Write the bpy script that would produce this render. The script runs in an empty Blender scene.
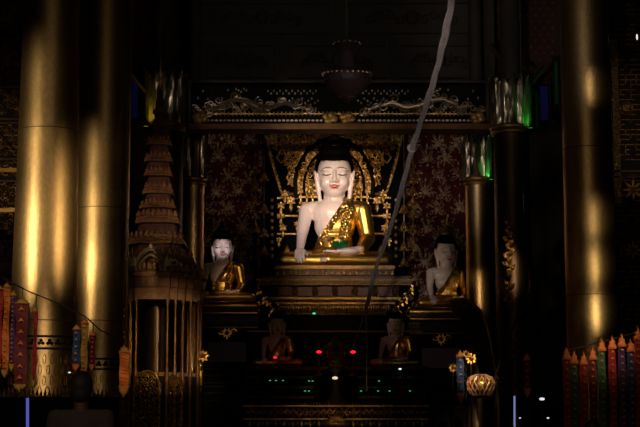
import bpy, bmesh, math, random
from math import sin, cos, pi, radians, tan, atan, sqrt
from mathutils import Vector, Matrix
from mathutils.bvhtree import BVHTree
random.seed(7)
C = bpy.context.scene
COL = C.collection
# ------------------------------------------------------------------ camera
F = 1500.0; TILT = radians(8); ZC = 1.3
cd = bpy.data.cameras.new('camera'); cam = bpy.data.objects.new('camera', cd); COL.objects.link(cam)
cam.location = (0, 0, ZC); cam.rotation_euler = (radians(90)+TILT, 0, 0)
cd.sensor_width = 36; cd.lens = F/640*36; cd.clip_end = 200
C.camera = cam
C.view_settings.view_transform = 'Standard'; C.view_settings.look = 'None'
C.view_settings.gamma = 1; C.view_settings.exposure = 0.0; C.view_settings.use_curve_mapping = False
def P(px, py, Y):
    u = (px-320)/F; v = (213.5-py)/F
    d = Vector((u, cos(TILT)-v*sin(TILT), sin(TILT)+v*cos(TILT)))
    d *= Y/d.y
    return Vector((d.x, d.y, d.z+ZC))
def pxm(Y): return Y/F
# ------------------------------------------------------------------ world + lights
w = bpy.data.worlds.new('world'); C.world = w; w.use_nodes = True
w.node_tree.nodes['Background'].inputs[0].default_value = (1.0, .72, .45, 1)
w.node_tree.nodes['Background'].inputs[1].default_value = 0.02
def aim(o, tgt):
    o.rotation_euler = (Vector(tgt)-Vector(o.location)).to_track_quat('-Z', 'Y').to_euler()
def spot(name, loc, tgt, power, deg, blend=.4, col=(1, .85, .7), r=.08):
    l = bpy.data.lights.new(name, 'SPOT'); l.energy = power; l.spot_size = radians(deg); l.spot_blend = blend
    l.color = col; l.shadow_soft_size = r
    o = bpy.data.objects.new(name, l); COL.objects.link(o); o.location = loc; aim(o, tgt); return o
def point(name, loc, power, col=(1, .7, .4), r=.1):
    l = bpy.data.lights.new(name, 'POINT'); l.energy = power; l.color = col; l.shadow_soft_size = r
    o = bpy.data.objects.new(name, l); COL.objects.link(o); o.location = loc; return o
def area(name, loc, tgt, power, sx, sy, col=(1, .75, .45)):
    l = bpy.data.lights.new(name, 'AREA'); l.energy = power; l.color = col; l.shape = 'RECTANGLE'; l.size = sx; l.size_y = sy
    o = bpy.data.objects.new(name, l); COL.objects.link(o); o.location = loc; aim(o, tgt); return o
# spotlights of the main image, from the hall front, a little to the left and the right
spot('image_spot', (-2.0, 14.6, 6.0), P(333, 208, 25), 1900, 13, .6, (1, .84, .80), .25)
spot('image_spot', (2.6, 15.5, 4.6), P(338, 215, 25), 750, 12, .7, (1, .78, .62), .25)
spot('low_image_spot', (-.6, 12.5, 3.55), P(334, 240, 25), 1100, 9, .8, (1, .72, .5), .2)  # low frontal fill added to bring out lap and knees
spot('reredos_spot', (-1.4, 9.0, 4.5), P(335, 185, 25.6), 2600, 8, .9, (1, .74, .46), .2)
spot('reredos_spot', (1.8, 9.0, 4.5), P(335, 185, 25.6), 2200, 8, .9, (1, .72, .42), .2)
spot('wall_spot', (-.9, 9.5, 4.6), P(238, 178, 26.4), 480, 6.6, .8, (1, .66, .5), .2)  # this and the next: added to brighten the floral panels
spot('wall_spot', (1.0, 9.5, 4.6), P(428, 178, 26.4), 620, 6.6, .8, (1, .66, .5), .2)
for px_ in (225, 300, 375, 450):
    spot('lintel_spot', (px_/150-2.2, 12, 7.4), P(px_, 104, 22.6), 520, 7.5, 1.0, (1, .8, .62), .2)  # row of added spots that bring up the lintel carving and beads
spot('face_spot', (-.5, 15.0, 6.1), P(221.5, 251, 24), 2100, 2.2, .7, (1, .82, .84), .04)
spot('side_image_spot', (-.2, 17.5, 5.6), P(232, 288, 24), 330, 7, .9, (1, .66, .34), .12)
spot('side_image_spot', (2.4, 16.5, 4.3), P(458, 288, 24), 1900, 3.0, .9, (1, .68, .34), .1)  # narrow beam added for glints on the robe, kept off the face
spot('tower_spot', (.6, 12.5, 4.2), P(168, 335, 20.5), 1150, 11, 1.0, (1, .70, .36), .1)  # added fill for the tower's cornice and posts
spot('throne_spot', (.2, 13.0, 4.4), P(335, 292, 24), 800, 9.5, 1.0, (1, .66, .36), .2)  # added to lift the dark throne
spot('altar_spot', (-.4, 12.0, 3.6), P(335, 408, 22), 380, 9.5, 1.0, (1, .66, .36), .2)  # soft low light added for the altar steps
spot('robe_spot', (.5, 14.0, 3.5), P(286, 350, 22.4), 200, 1.7, .9, (1, .66, .34), .04)  # pair of tiny beams added for robe glints on the small statues
spot('robe_spot', (1.9, 14.0, 3.5), P(403, 346, 22.4), 330, 2.0, .9, (1, .66, .34), .04)
spot('tower_spot', (.2, 12.0, 5.9), P(158, 190, 20.5), 520, 12, 1.0, (1, .66, .42), .15)  # added fill for the upper tiers of the tower
spot('capital_spot', (.6, 12.0, 6.3), P(508, 100, 22.1), 650, 4.5, 1.0, (1, .88, .8), .1)  # three added beams that make the lotus capitals glint silver
spot('capital_spot', (.6, 12.0, 5.6), P(476, 160, 23.2), 450, 4, 1.0, (1, .85, .7), .1)
spot('capital_spot', (-.6, 12.0, 6.3), P(170, 92, 22.3), 500, 3.6, 1.0, (1, .88, .8), .1)
spot('chandelier_spot', (1.4, 9.0, 4.6), P(347, 76, 19), 620, 6, 1.0, (1, .85, .8), .2)  # added to make the unlit chandelier readable
spot('upper_wall_spot', (0, 13.0, 8.3), P(335, 45, 24.2), 230, 36, 1.0, (1, .9, .75), .3)  # soft added fill for the upper wall panels
# lamps that graze the gilded columns
for py_, px_, en_ in ((80, 52, 1500), (145, 50, 2300), (210, 47, 2900), (258, 43, 2300)):
    spot('column_spot', (-8.0, 9.0, 2.8), P(px_-2, py_, 16), en_, 6.4, 1.0, (1, .76, .46), .25)
spot('column_spot', (3.0, 12.0, 2.2), P(62, 210, 16), 1500, 14, 1.0, (1, .70, .38), .25)
for py_, px_, en_ in ((155, 103, 1500), (205, 102, 2500), (258, 100, 2900), (300, 99, 600)):
    spot('column_spot', (-7.4, 12.0, 2.4), P(px_-1, py_, 19), en_, 6.2, 1.0, (1, .76, .44), .2)
spot('column_spot', (4.0, 9.0, 5.6), P(593, 92, 18), 420, 3.6, 1.0, (1, .78, .5), .08)
for py_ in (215, 262, 310):
    spot('column_spot', (4.3, 11.0, 1.8), P(591, py_, 18), 820, 4.6, 1.0, (1, .78, .46), .12)
spot('banner_spot', (4.2, 9.0, 4.0), P(603, 340, 15.5), 900, 7.4, 1.0, (1, .66, .4), .15)  # added beam, kept narrow on the peaks of the right banners
spot('banner_spot', (-1.2, 8.0, 3.0), P(30, 335, 13.2), 300, 17, 1.0, (1, .72, .45), .15)  # added light for the colours of the left banners
spot('screen_spot', (-6.4, 12.0, 3.4), P(8, 160, 20), 260, 15, .9, (1, .75, .5), .15)  # light added to show the rails of the left screen
spot('screen_spot', (5.4, 12.0, 5.0), P(622, 130, 21), 160, 15, .9, (1, .72, .45), .15)
spot('ornament_spot', (1.9, 13.0, 4.4), P(474, 372, 20.6), 2400, 5.4, 1.0, (1, .70, .46), .1)  # this and the next two: added beams on gilt ornaments
spot('ornament_spot', (2.6, 14.0, 5.0), P(509, 262, 21.6), 800, 5.5, .9, (1, .70, .40), .1)
spot('ornament_spot', (-.3, 13.0, 3.6), P(210, 360, 21.2), 600, 5.5, 1.0, (1, .70, .42), .1)
spot('rope_spot', (-.3, 7.0, 3.0), P(385, 245, 18.8), 1500, 6, 1.0, (1, .86, .8), .15)  # added beam on the lower stretch of the rope
spot('person_spot', (-3.2, 7.0, 3.4), P(80, 405, 11), 32, 14, 1.0, (1, .75, .55), .2)  # faint light added so the left person is visible
spot('rope_spot', (-.5, 4.0, 2.0), P(441, 52, 11.5), 1500, 12, 1.0, (1, .86, .82), .2)  # this and the next: added beams to brighten the upper rope
spot('rope_spot', (-.5, 5.0, 2.4), P(408, 165, 15.4), 1700, 7, 1.0, (1, .86, .82), .2)
spot('banner_spot', (.5, 9.0, 3.2), P(124.5, 370, 15), 480, 5, 1.0, (1, .75, .5), .1)  # separate beam added for the orange banner
# dim area light added over the front of the hall as overall fill
area('hall_fill', (0, 3, 5.0), (0, 25, 3.5), 34, 6, 2, (1, .72, .46))
# ------------------------------------------------------------------ materials
MATS = {}
def mat(name, col, rough=.5, metal=0, noise=0, nscale=8, bump=0, bscale=40, col2=None, emit=0, spec=.5, trans=0, stretch=None):
    if name in MATS: return MATS[name]
    m = bpy.data.materials.new(name); m.use_nodes = True; nt = m.node_tree; N = nt.nodes; L = nt.links
    b = N['Principled BSDF']; b.inputs['Base Color'].default_value = (*col, 1)
    b.inputs['Roughness'].default_value = rough; b.inputs['Metallic'].default_value = metal
    b.inputs['Specular IOR Level'].default_value = spec
    if trans: b.inputs['Transmission Weight'].default_value = trans
    tc = N.new('ShaderNodeTexCoord'); mp = N.new('ShaderNodeMapping'); L.new(tc.outputs['Object'], mp.inputs[0])
    if stretch: mp.inputs['Scale'].default_value = stretch
    if col2 or noise:
        t = N.new('ShaderNodeTexNoise'); t.inputs['Scale'].default_value = nscale; t.inputs['Detail'].default_value = 5
        L.new(mp.outputs[0], t.inputs['Vector'])
        mx = N.new('ShaderNodeMixRGB'); r = N.new('ShaderNodeValToRGB')
        r.color_ramp.elements[0].position = .38; r.color_ramp.elements[1].position = .62
        L.new(t.outputs['Fac'], r.inputs[0]); L.new(r.outputs[0], mx.inputs[0])
        mx.inputs[1].default_value = (*col, 1); mx.inputs[2].default_value = (*(col2 or [c*(1-noise) for c in col]), 1)
        L.new(mx.outputs[0], b.inputs['Base Color'])
    if bump:
        t2 = N.new('ShaderNodeTexNoise'); t2.inputs['Scale'].default_value = bscale; t2.inputs['Detail'].default_value = 4
        L.new(mp.outputs[0], t2.inputs['Vector'])
        bp = N.new('ShaderNodeBump'); bp.inputs['Strength'].default_value = bump; bp.inputs['Distance'].default_value = .02
        L.new(t2.outputs['Fac'], bp.inputs['Height']); L.new(bp.outputs[0], b.inputs['Normal'])
    if emit:
        b.inputs['Emission Color'].default_value = (*col, 1); b.inputs['Emission Strength'].default_value = emit
    MATS[name] = m; return m
def mosaic(name, col, col2, rough, metal, scale, bump=.6, stretch=(1, 1, 1)):
    "small inlaid facets: voronoi cells vary the tone and the slope"
    if name in MATS: return MATS[name]
    m = bpy.data.materials.new(name); m.use_nodes = True; nt = m.node_tree; N = nt.nodes; L = nt.links
    b = N['Principled BSDF']; b.inputs['Roughness'].default_value = rough; b.inputs['Metallic'].default_value = metal
    tc = N.new('ShaderNodeTexCoord'); mp = N.new('ShaderNodeMapping'); mp.inputs['Scale'].default_value = stretch
    L.new(tc.outputs['Object'], mp.inputs[0])
    v = N.new('ShaderNodeTexVoronoi'); v.inputs['Scale'].default_value = scale; L.new(mp.outputs[0], v.inputs['Vector'])
    sp = N.new('ShaderNodeSeparateColor'); L.new(v.outputs['Color'], sp.inputs[0])
    mx = N.new('ShaderNodeMixRGB'); L.new(sp.outputs[0], mx.inputs[0])
    mx.inputs[1].default_value = (*col, 1); mx.inputs[2].default_value = (*col2, 1)
    L.new(mx.outputs[0], b.inputs['Base Color'])
    bp = N.new('ShaderNodeBump'); bp.inputs['Strength'].default_value = bump; bp.inputs['Distance'].default_value = .03
    L.new(v.outputs['Distance'], bp.inputs['Height']); L.new(bp.outputs[0], b.inputs['Normal'])
    MATS[name] = m; return m
gold_leaf = mat('gold_leaf', (.83, .50, .13), .30, 1, noise=.25, nscale=6, bump=.10, bscale=14)
gold_robe = mat('gold_robe', (.92, .58, .13), .36, 1, noise=.2, nscale=5, bump=.12, bscale=9)
gold_sash = mosaic('gold_sash', (.95, .62, .18), (.55, .30, .07), .28, 1, 30, .8)
gold_carve = mosaic('gold_carve', (.80, .50, .17), (.45, .25, .07), .42, .9, 26, .5)
gold_dull = mat('gold_dull', (.42, .26, .09), .45, .85, noise=.45, nscale=9, bump=.4, bscale=40)
gold_dark = mosaic('gold_dark', (.24, .15, .06), (.10, .055, .025), .42, .7, 34, .8)
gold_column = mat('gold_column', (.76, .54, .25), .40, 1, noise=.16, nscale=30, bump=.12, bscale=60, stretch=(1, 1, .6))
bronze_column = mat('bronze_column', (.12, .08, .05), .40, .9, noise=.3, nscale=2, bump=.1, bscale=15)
lac_white = mat('white_lacquer', (.80, .66, .62), .28, 0, noise=.06, nscale=3, spec=.6)
lac_black = mat('black_lacquer', (.003, .0025, .0025), .6, 0, spec=.04)
lac_blue = mat('blue_black_lacquer', (.0015, .0016, .0028), .6, 0, spec=.03)
lac_red = mat('red_lacquer', (.11, .014, .01), .5, 0, noise=.5, nscale=8)
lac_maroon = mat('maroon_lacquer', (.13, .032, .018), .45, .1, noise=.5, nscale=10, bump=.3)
lip_red = mat('lip_red', (.50, .01, .012), .3)
brow_ink = mat('brow_ink', (.22, .12, .10), .5)
eye_ink = mat('eye_ink', (.03, .015, .012), .4)
dark_wood = mat('dark_wood', (.03, .019, .012), .6, 0, noise=.4, nscale=6, bump=.2, spec=.2)
mid_wood = mat('brown_wood', (.13, .07, .03), .5, .2, noise=.4, nscale=6)
kiosk_gold = mat('kiosk_gold', (.36, .18, .08), .45, .30, noise=.4, nscale=12, bump=.3)
green_glass = mat('green_glass', (.004, .10, .022), .15, 0, spec=.8)
mirror_glass = mosaic('mirror_glass', (.42, .36, .26), (.10, .08, .05), .30, .9, 14, .5, (1, 1, .4))
rope_cloth = mat('rope_cloth', (.52, .45, .42), .9, 0, noise=.25, nscale=20, bump=.4)
crystal = mat('crystal', (.055, .035, .037), .4, .0, noise=.3, nscale=30, bump=.4, spec=.3)
plain_dark = mat('plain_dark', (.03, .022, .016), .8, 0, noise=.3, nscale=3)
cloth_dark = mat('dark_cloth', (.02, .016, .016), .9)
shirt_brown = mat('shirt_cloth', (.10, .08, .075), .9)
skin_dark = mat('skin', (.16, .08, .05), .6)
hair_dark = mat('hair', (.045, .032, .026), .6)
# ------------------------------------------------------------------ mesh helpers
class MB:
    def __init__(s): s.v = []; s.f = []
    def add(s, vs, fs):
        n = len(s.v); s.v += [tuple(v) for v in vs]; s.f += [tuple(i+n for i in f) for f in fs]; return s
    def box(s, a, b):
        (x0, y0, z0), (x1, y1, z1) = a, b
        return s.add([(x0,y0,z0),(x1,y0,z0),(x1,y1,z0),(x0,y1,z0),(x0,y0,z1),(x1,y0,z1),(x1,y1,z1),(x0,y1,z1)],
              [(0,3,2,1),(4,5,6,7),(0,1,5,4),(1,2,6,5),(2,3,7,6),(3,0,4,7)])
    def rect(s, px0, py0, px1, py1, Y, d=.1, bev=0):
        a = P(px0, (py0+py1)/2, Y); b = P(px1, (py0+py1)/2, Y); t = P(px0, py0, Y).z; u = P(px0, py1, Y).z
        return s.box((a.x, Y, u), (b.x, Y+d, t))
    def prism(s, pts, y0, y1, inset=0):
        "outline in xz, extruded along y; optional pillowed front"
        n = len(pts); vs = [(x, y1, z) for x, z in pts]+[(x, y0, z) for x, z in pts]
        fs = [tuple(range(n))[::-1]]
        fs += [(i, (i+1) % n, n+(i+1) % n, n+i) for i in range(n)]
        if inset:
            cx = sum(p[0] for p in pts)/n; cz = sum(p[1] for p in pts)/n
            vs += [(x+(cx-x)*.35, y0-inset, z+(cz-z)*.35) for x, z in pts]
            fs += [(n+i, n+(i+1) % n, 2*n+(i+1) % n, 2*n+i) for i in range(n)]; fs.append(tuple(range(2*n, 3*n)))
        else: fs.append(tuple(range(n, 2*n)))
        return s.add(vs, fs)
    def plan(s, pts, z0, z1, pts2=None):
        "outline in xy, extruded in z, top outline may differ"
        n = len(pts); q = pts2 or pts
        return s.add([(x, y, z0) for x, y in pts]+[(x, y, z1) for x, y in q],
            [tuple(range(n))[::-1], tuple(range(n, 2*n))]+[(i, (i+1) % n, n+(i+1) % n, n+i) for i in range(n)])
    def lathe(s, c, prof, n=32, a0=0):
        vs = []; fs = []; m = len(prof)
        for i in range(n):
            a = a0+2*pi*i/n
            for r, z in prof: vs.append((c[0]+r*cos(a), c[1]+r*sin(a), c[2]+z))
        for i in range(n):
            j = (i+1) % n
            for k in range(m-1): fs.append((i*m+k, j*m+k, j*m+k+1, i*m+k+1))
        s.add(vs, fs); k = len(s.v)-len(vs)
        s.f.append(tuple(k+i*m for i in range(n))[::-1]); s.f.append(tuple(k+i*m+m-1 for i in range(n)))
        return s
    def tube(s, pts, r, n=6, r2=None, flat=1):
        pts = [Vector(p) for p in pts]; vs = []; fs = []; m = len(pts)
        rr = r if isinstance(r, (list, tuple)) else [r+(((r2 if r2 is not None else r)-r)*i/(m-1)) for i in range(m)]
        up = Vector((0, 0, 1))
        for i, p in enumerate(pts):
            t = (pts[min(i+1, m-1)]-pts[max(i-1, 0)]).normalized()
            u = up if abs(t.dot(up)) < .95 else Vector((0, 1, 0))
            a = t.cross(u).normalized(); b = a.cross(t)
            for k in range(n):
                an = 2*pi*k/n; vs.append(p+a*rr[i]*cos(an)+b*rr[i]*sin(an)*flat)
        for i in range(m-1):
            for k in range(n): fs.append((i*n+k, i*n+(k+1) % n, (i+1)*n+(k+1) % n, (i+1)*n+k))
        fs.append(tuple(range(n))[::-1]); fs.append(tuple((m-1)*n+k for k in range(n)))
        return s.add(vs, fs)
    def ell(s, c, r, n=10, m=8, rot=None):
        if not isinstance(r, (tuple, list)): r = (r, r, r)
        vs = []; fs = []
        for j in range(m+1):
            t = pi*j/m
            for i in range(n):
                a = 2*pi*i/n; v = Vector((r[0]*sin(t)*cos(a), r[1]*sin(t)*sin(a), r[2]*cos(t)))
                if rot: v = rot @ v
                vs.append((c[0]+v.x, c[1]+v.y, c[2]+v.z))
        for j in range(m):
            for i in range(n):
                k = (i+1) % n; f = [j*n+i, (j+1)*n+i, (j+1)*n+k, j*n+k]
                if j == 0: f = [f[0], f[1], f[2]]
                elif j == m-1: f = [f[0], f[1], f[3]]
                fs.append(tuple(f))
        return s.add(vs, fs)
    def cap(s, a, b, ra, rb, n=14):
        "tapered capsule"
        a = Vector(a); b = Vector(b); d = b-a; L = d.length; q = d.to_track_quat('Z', 'Y').to_matrix()
        prof = [(ra*sin(t), -ra*cos(t)) for t in [pi/2*i/5 for i in range(6)]]+[(rb*cos(t), L+rb*sin(t)) for t in [pi/2*i/5 for i in range(6)]]
        t0 = MB().lathe((0, 0, 0), prof, n)
        return s.add([a+q @ Vector(v) for v in t0.v], t0.f)
    def spiral(s, cx, cz, y, r, turns=1.4, sgn=1, a0=0, tr=.02):
        pts = []
        for i in range(13):
            t = i/12; a = a0+sgn*turns*2*pi*t; q = r*(1-.82*t)
            pts.append((cx+q*cos(a), y-tr*.6*t, cz+q*sin(a)))
        return s.tube(pts, tr, 5, tr*.8)
    def leaf(s, cx, cz, y, L, wd, ang, th=.02):
        pts = [(0, 0), (.25, .42), (.55, .5), (.8, .25), (1, 0), (.8, -.25), (.55, -.5), (.25, -.42)]
        q = [(cx+L*u*cos(ang)-wd*v*sin(ang), cz+L*u*sin(ang)+wd*v*cos(ang)) for u, v in pts]
        return s.prism(q, y-th*.4, y, th*.6)
    def mesh(s, name, off=(0, 0, 0)):
        me = bpy.data.meshes.new(name)
        me.from_pydata([(v[0]-off[0], v[1]-off[1], v[2]-off[2]) for v in s.v], [], s.f); me.update()
        bm = bmesh.new(); bm.from_mesh(me); bmesh.ops.recalc_face_normals(bm, faces=bm.faces); bm.to_mesh(me); bm.free()
        return me
    def build(s, name, m, parent=None, smooth=False, loc=None):
        off = ORG[parent.name] if parent else (loc or (0, 0, 0))
        me = s.mesh(name, off); me.materials.append(m)
        if smooth: shade(me)
        o = bpy.data.objects.new(name, me); COL.objects.link(o)
        if parent: o.parent = parent
        else: o.location = off
        ORG[o.name] = Vector(off); return o
ORG = {}
def shade(me, ang=radians(40)):
    me.polygons.foreach_set('use_smooth', [True]*len(me.polygons))
    me.set_sharp_from_angle(angle=ang)
def tag(o, label, cat, group=None, kind=None):
    o['label'] = label; o['category'] = cat
    if group: o['group'] = group
    if kind: o['kind'] = kind
    return o
def thing(name, loc, label, cat, group=None):
    o = bpy.data.objects.new(name, None); COL.objects.link(o); o.location = loc; o.empty_display_size = .1
    ORG[o.name] = Vector(loc); return tag(o, label, cat, group)
def struct(o): o['kind'] = 'structure'; return o
def copy_tree(o, parent=None):
    c = o.copy(); COL.objects.link(c)
    if parent: c.parent = parent
    for ch in [x for x in o.children]: copy_tree(ch, c)
    ORG[c.name] = Vector(o.location); return c
def fuse(mb, name, voxel, it=4):
    "one continuous skin over the rough volumes"
    me = mb.mesh(name); o = bpy.data.objects.new(name+'_tmp', me); COL.objects.link(o)
    r = o.modifiers.new('r', 'REMESH'); r.mode = 'VOXEL'; r.voxel_size = voxel
    sm = o.modifiers.new('s', 'SMOOTH'); sm.iterations = it; sm.factor = .5
    dg = bpy.context.evaluated_depsgraph_get(); dg.update()
    out = bpy.data.meshes.new_from_object(o.evaluated_get(dg)); out.name = name
    bpy.data.objects.remove(o); bpy.data.meshes.remove(me)
    out.polygons.foreach_set('use_smooth', [True]*len(out.polygons)); return out
def link_mesh(name, me, m, parent):
    me.materials.clear(); me.materials.append(m)
    o = bpy.data.objects.new(name, me); COL.objects.link(o); o.parent = parent; ORG[o.name] = ORG[parent.name]; return o
def keep(me, pred, thick=.012):
    bm = bmesh.new(); bm.from_mesh(me)
    bad = [f for f in bm.faces if not pred(f.calc_center_median())]
    bmesh.ops.delete(bm, geom=bad, context='FACES')
    # smooth the cut edge
    for _ in range(4):
        bd = [v for v in bm.verts if v.is_boundary]; new = {}
        for v in bd:
            nb = [e.other_vert(v) for e in v.link_edges if e.is_boundary]
            if len(nb) == 2: new[v] = v.co*.4+(nb[0].co+nb[1].co)*.3
        for v, c in new.items(): v.co = c
    bm.normal_update(); bm.to_mesh(me); bm.free()
    for p in me.polygons: p.use_smooth = True
    return me

# ================================================================== SETTING
struct(MB().box((-9, -2, -.1), (9, 28, 0)).build('floor', mat('floor_stone', (.05, .03, .02), .25, 0, noise=.3)))
struct(MB().box((-9, -2, 9.2), (9, 28, 9.3)).build('ceiling', plain_dark))
struct(MB().box((-9, 27.9, 0), (9, 28, 9.2)).build('wall_back', plain_dark))
struct(MB().box((-9.1, -2, 0), (-9, 28, 9.2)).build('wall_left', plain_dark))
struct(MB().box((9, -2, 0), (9.1, 28, 9.2)).build('wall_right', plain_dark))
struct(MB().box((-9, -2.1, 0), (9, -2, 9.2)).build('wall_front', plain_dark))
# upper gable wall above the carved lintel with sunk panels
up = MB(); up.rect(186, -60, 494, 86, 24.2, .25); up = struct(up.build('wall_upper', plain_dark))
pm = MB()
for x0, x1 in ((206, 276), (288, 388), (400, 480)):
    pm.rect(x0, 44, x1, 46, 24.16, .06); pm.rect(x0, 76, x1, 78, 24.16, .06)
    pm.rect(x0, 46, x0+3, 76, 24.16, .06); pm.rect(x1-3, 46, x1, 76, 24.16, .06)
for x0, x1 in ((196, 330), (342, 484)):
    pm.rect(x0, 2, x1, 3.5, 24.16, .06); pm.rect(x0, 32, x1, 33.5, 24.16, .06)
    pm.rect(x0, 3.5, x0+2, 32, 24.16, .06); pm.rect(x1-2, 3.5, x1, 32, 24.16, .06)
for x in (282, 394): pm.rect(x-4, 36, x+4, 84, 24.12, .09)
struct(pm.build('trim_1', dark_wood))
um = MB()
for cx, cy, wd in ((241, 60, 26), (338, 60, 34), (440, 60, 28), (262, 17, 40), (412, 17, 46)):
    for k in range(5):
        for s in (-1, 1):
            p = P(cx+s*wd*(k+.5)/5, cy+3*sin(k*1.9), 24.17); um.spiral(p.x, p.z, p.y, .09, 1.2, s, k, .012)
    p = P(cx, cy, 24.17); um.ell((p.x, p.y, p.z), (.1, .03, .13), 8, 6)
struct(um.build('trim_2', dark_wood))
# red stencilled gables of the side aisles
def red_gable(n, x0, x1):
    o = struct(MB().rect(x0, -50, x1, 84, 25.4, .1).build('trim_%d' % n, mat('red_gable', (.05, .006, .005), .7, 0, noise=.4)))
    d = MB()
    for i in range(7):
        for j in range(13):
            px = x0+5+(x1-x0-10)*(i+.5*(j % 2))/7; py = -4+j*6.3
            p = P(px, py, 25.39); d.ell((p.x, p.y, p.z), (.028, .012, .028), 6, 4)
    struct(d.build('trim_%d' % (n+1), mat('gable_dot', (.16, .02, .012), .5)))
red_gable(3, 128, 188); red_gable(5, 492, 562)
# slanting eave boards where the aisle roof meets the columns
ev = MB()
for s in (-1, 1):
    for a, b, t in (((490, 45), (520, 78), .05), ((500, 40), (527, 70), .03), ((524, 92), (545, 66), .04)):
        pa = P(a[0] if s > 0 else 671-a[0], a[1], 22.6); pb = P(b[0] if s > 0 else 671-b[0], b[1], 22.6)
        ev.tube([pa, pb], t, 4)
struct(ev.build('trim_7', dark_wood))
# stained glass windows
def stained(n, rects, frame):
    fr = MB()
    for a in frame: fr.rect(*a, 25.0, .08)
    o = struct(fr.build('window_%d' % n, dark_wood))
    for (x0, y0, x1, y1, m) in rects: MB().rect(x0, y0, x1, y1, 25.02, .03).build('pane', m, o)
bl = mat('blue_pane', (.010, .010, .09), .3, emit=.10); gp = mat('green_pane', (.004, .05, .016), .3, emit=.06)
stained(1, [(132, 76, 138, 118, bl)], [(130, 70, 132, 122), (138, 70, 140, 122), (130, 118, 140, 122), (130, 70, 140, 76)])
stained(2, [(540, 86, 548, 120, bl), (535.5, 92, 538, 128, gp), (555, 62, 557.5, 104, gp)],
        [(538, 78, 539, 128), (549, 76, 551, 128), (534, 80, 535.5, 130), (553.5, 56, 555, 110), (557.5, 56, 559, 110), (535, 128, 551, 131), (535, 78, 550, 80)])

# ================================================================== COLUMNS
def round_column(Y, top, bot, rt, rb, label, seams, marks=None):
    "gilded column: pixel centre at image top / at its foot"
    a = P(top[0], top[1], Y); b = P(bot[0], bot[1], Y)
    # run the axis down to the floor and up to the ceiling
    def ax(z): t = (z-b.z)/(a.z-b.z); return b.x+(a.x-b.x)*t, rb+(rt-rb)*t
    x0, r0 = ax(0); x0 = b.x+(a.x-b.x)*0
    t = thing('gilded_column', (b.x, Y, 0), label, 'column')
    cx = (a.x+b.x)/2
    prof = [(rb, .9)]
    for k in range(1, 13):
        z = .9+(9.2-.9)*k/12; prof.append((ax(z)[1], z))
    MB().lathe((cx, Y, 0), prof, 64).build('shaft', gold_column, t, True)
    MB().lathe((cx, Y, 0), [(rb*1.35, 0), (rb*1.35, .25), (rb*1.22, .3), (rb*1.28, .45), (rb*1.1, .55), (rb*1.15, .7), (rb*1.03, .8), (rb*1.03, .9)], 48).build('base', gold_dull, t, True)
    for py in seams:
        z = P(bot[0], py, Y).z; r = ax(z)[1]
        MB().lathe((cx, Y, z), [(r-.01, -.006), (r+.003, -.005), (r+.003, .005), (r-.01, .006)], 64).build('seam_band', mid_wood, t)
    if marks:
        z0 = P(bot[0], marks[0], Y).z; z1 = P(bot[0], marks[1], Y).z; r = ax(z1)[1]
        for z in (z0, z1):
            db = MB().lathe((cx, Y, z), [(r, -.012), (r+.01, -.008), (r+.01, .008), (r, .012)], 64).build('dark_band', dark_wood, t)
        m = MB(); n = 26
        for k in range(n):
            a_ = 2*pi*k/n; zc = (z0+z1)/2
            for dz, q in ((0, 1),):
                for j in range(3):
                    aa = a_+(j-1)*.05; m.ell((cx+(r+.004)*cos(aa), Y+(r+.004)*sin(aa), zc+(.02 if j == 1 else -.01)), (.02, .02, .018), 6, 4)
        m.build('key_pattern', dark_wood, db)
    m = MB(); zt = P(bot[0], (marks[1] if marks else bot[1]-30)+4, Y).z; r = ax(zt)[1]
    for k in range(28):
        a_ = 2*pi*k/28
        for j in range(5):
            zz = zt-.07-j*.11
            if zz < 1.0: continue
            aa = a_+(.11 if j % 2 else 0)
            q = [(cx+(r+.008)*cos(aa+.045*cos(u)), Y+(r+.008)*sin(aa+.045*cos(u)), zz+.05*sin(u)) for u in [2*pi*i/8 for i in range(9)]]
            m.tube(q, .004, 4)
    m.build('lattice_foot', gold_dull, t)
    return t
round_column(16, (54, 0), (40, 388), .300, .365, 'thick gilded column at the far left, nearest and widest of the columns', [132, 322], (338, 350))
round_column(19, (107, 0), (99, 388), .335, .342, 'gilded column standing right beside the widest one, left of the tiered tower', [210, 322], (360, 370))
round_column(18, (584, 0), (593, 388), .292, .304, 'gilded column standing alone at the right of the hall', [150, 296])
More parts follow.
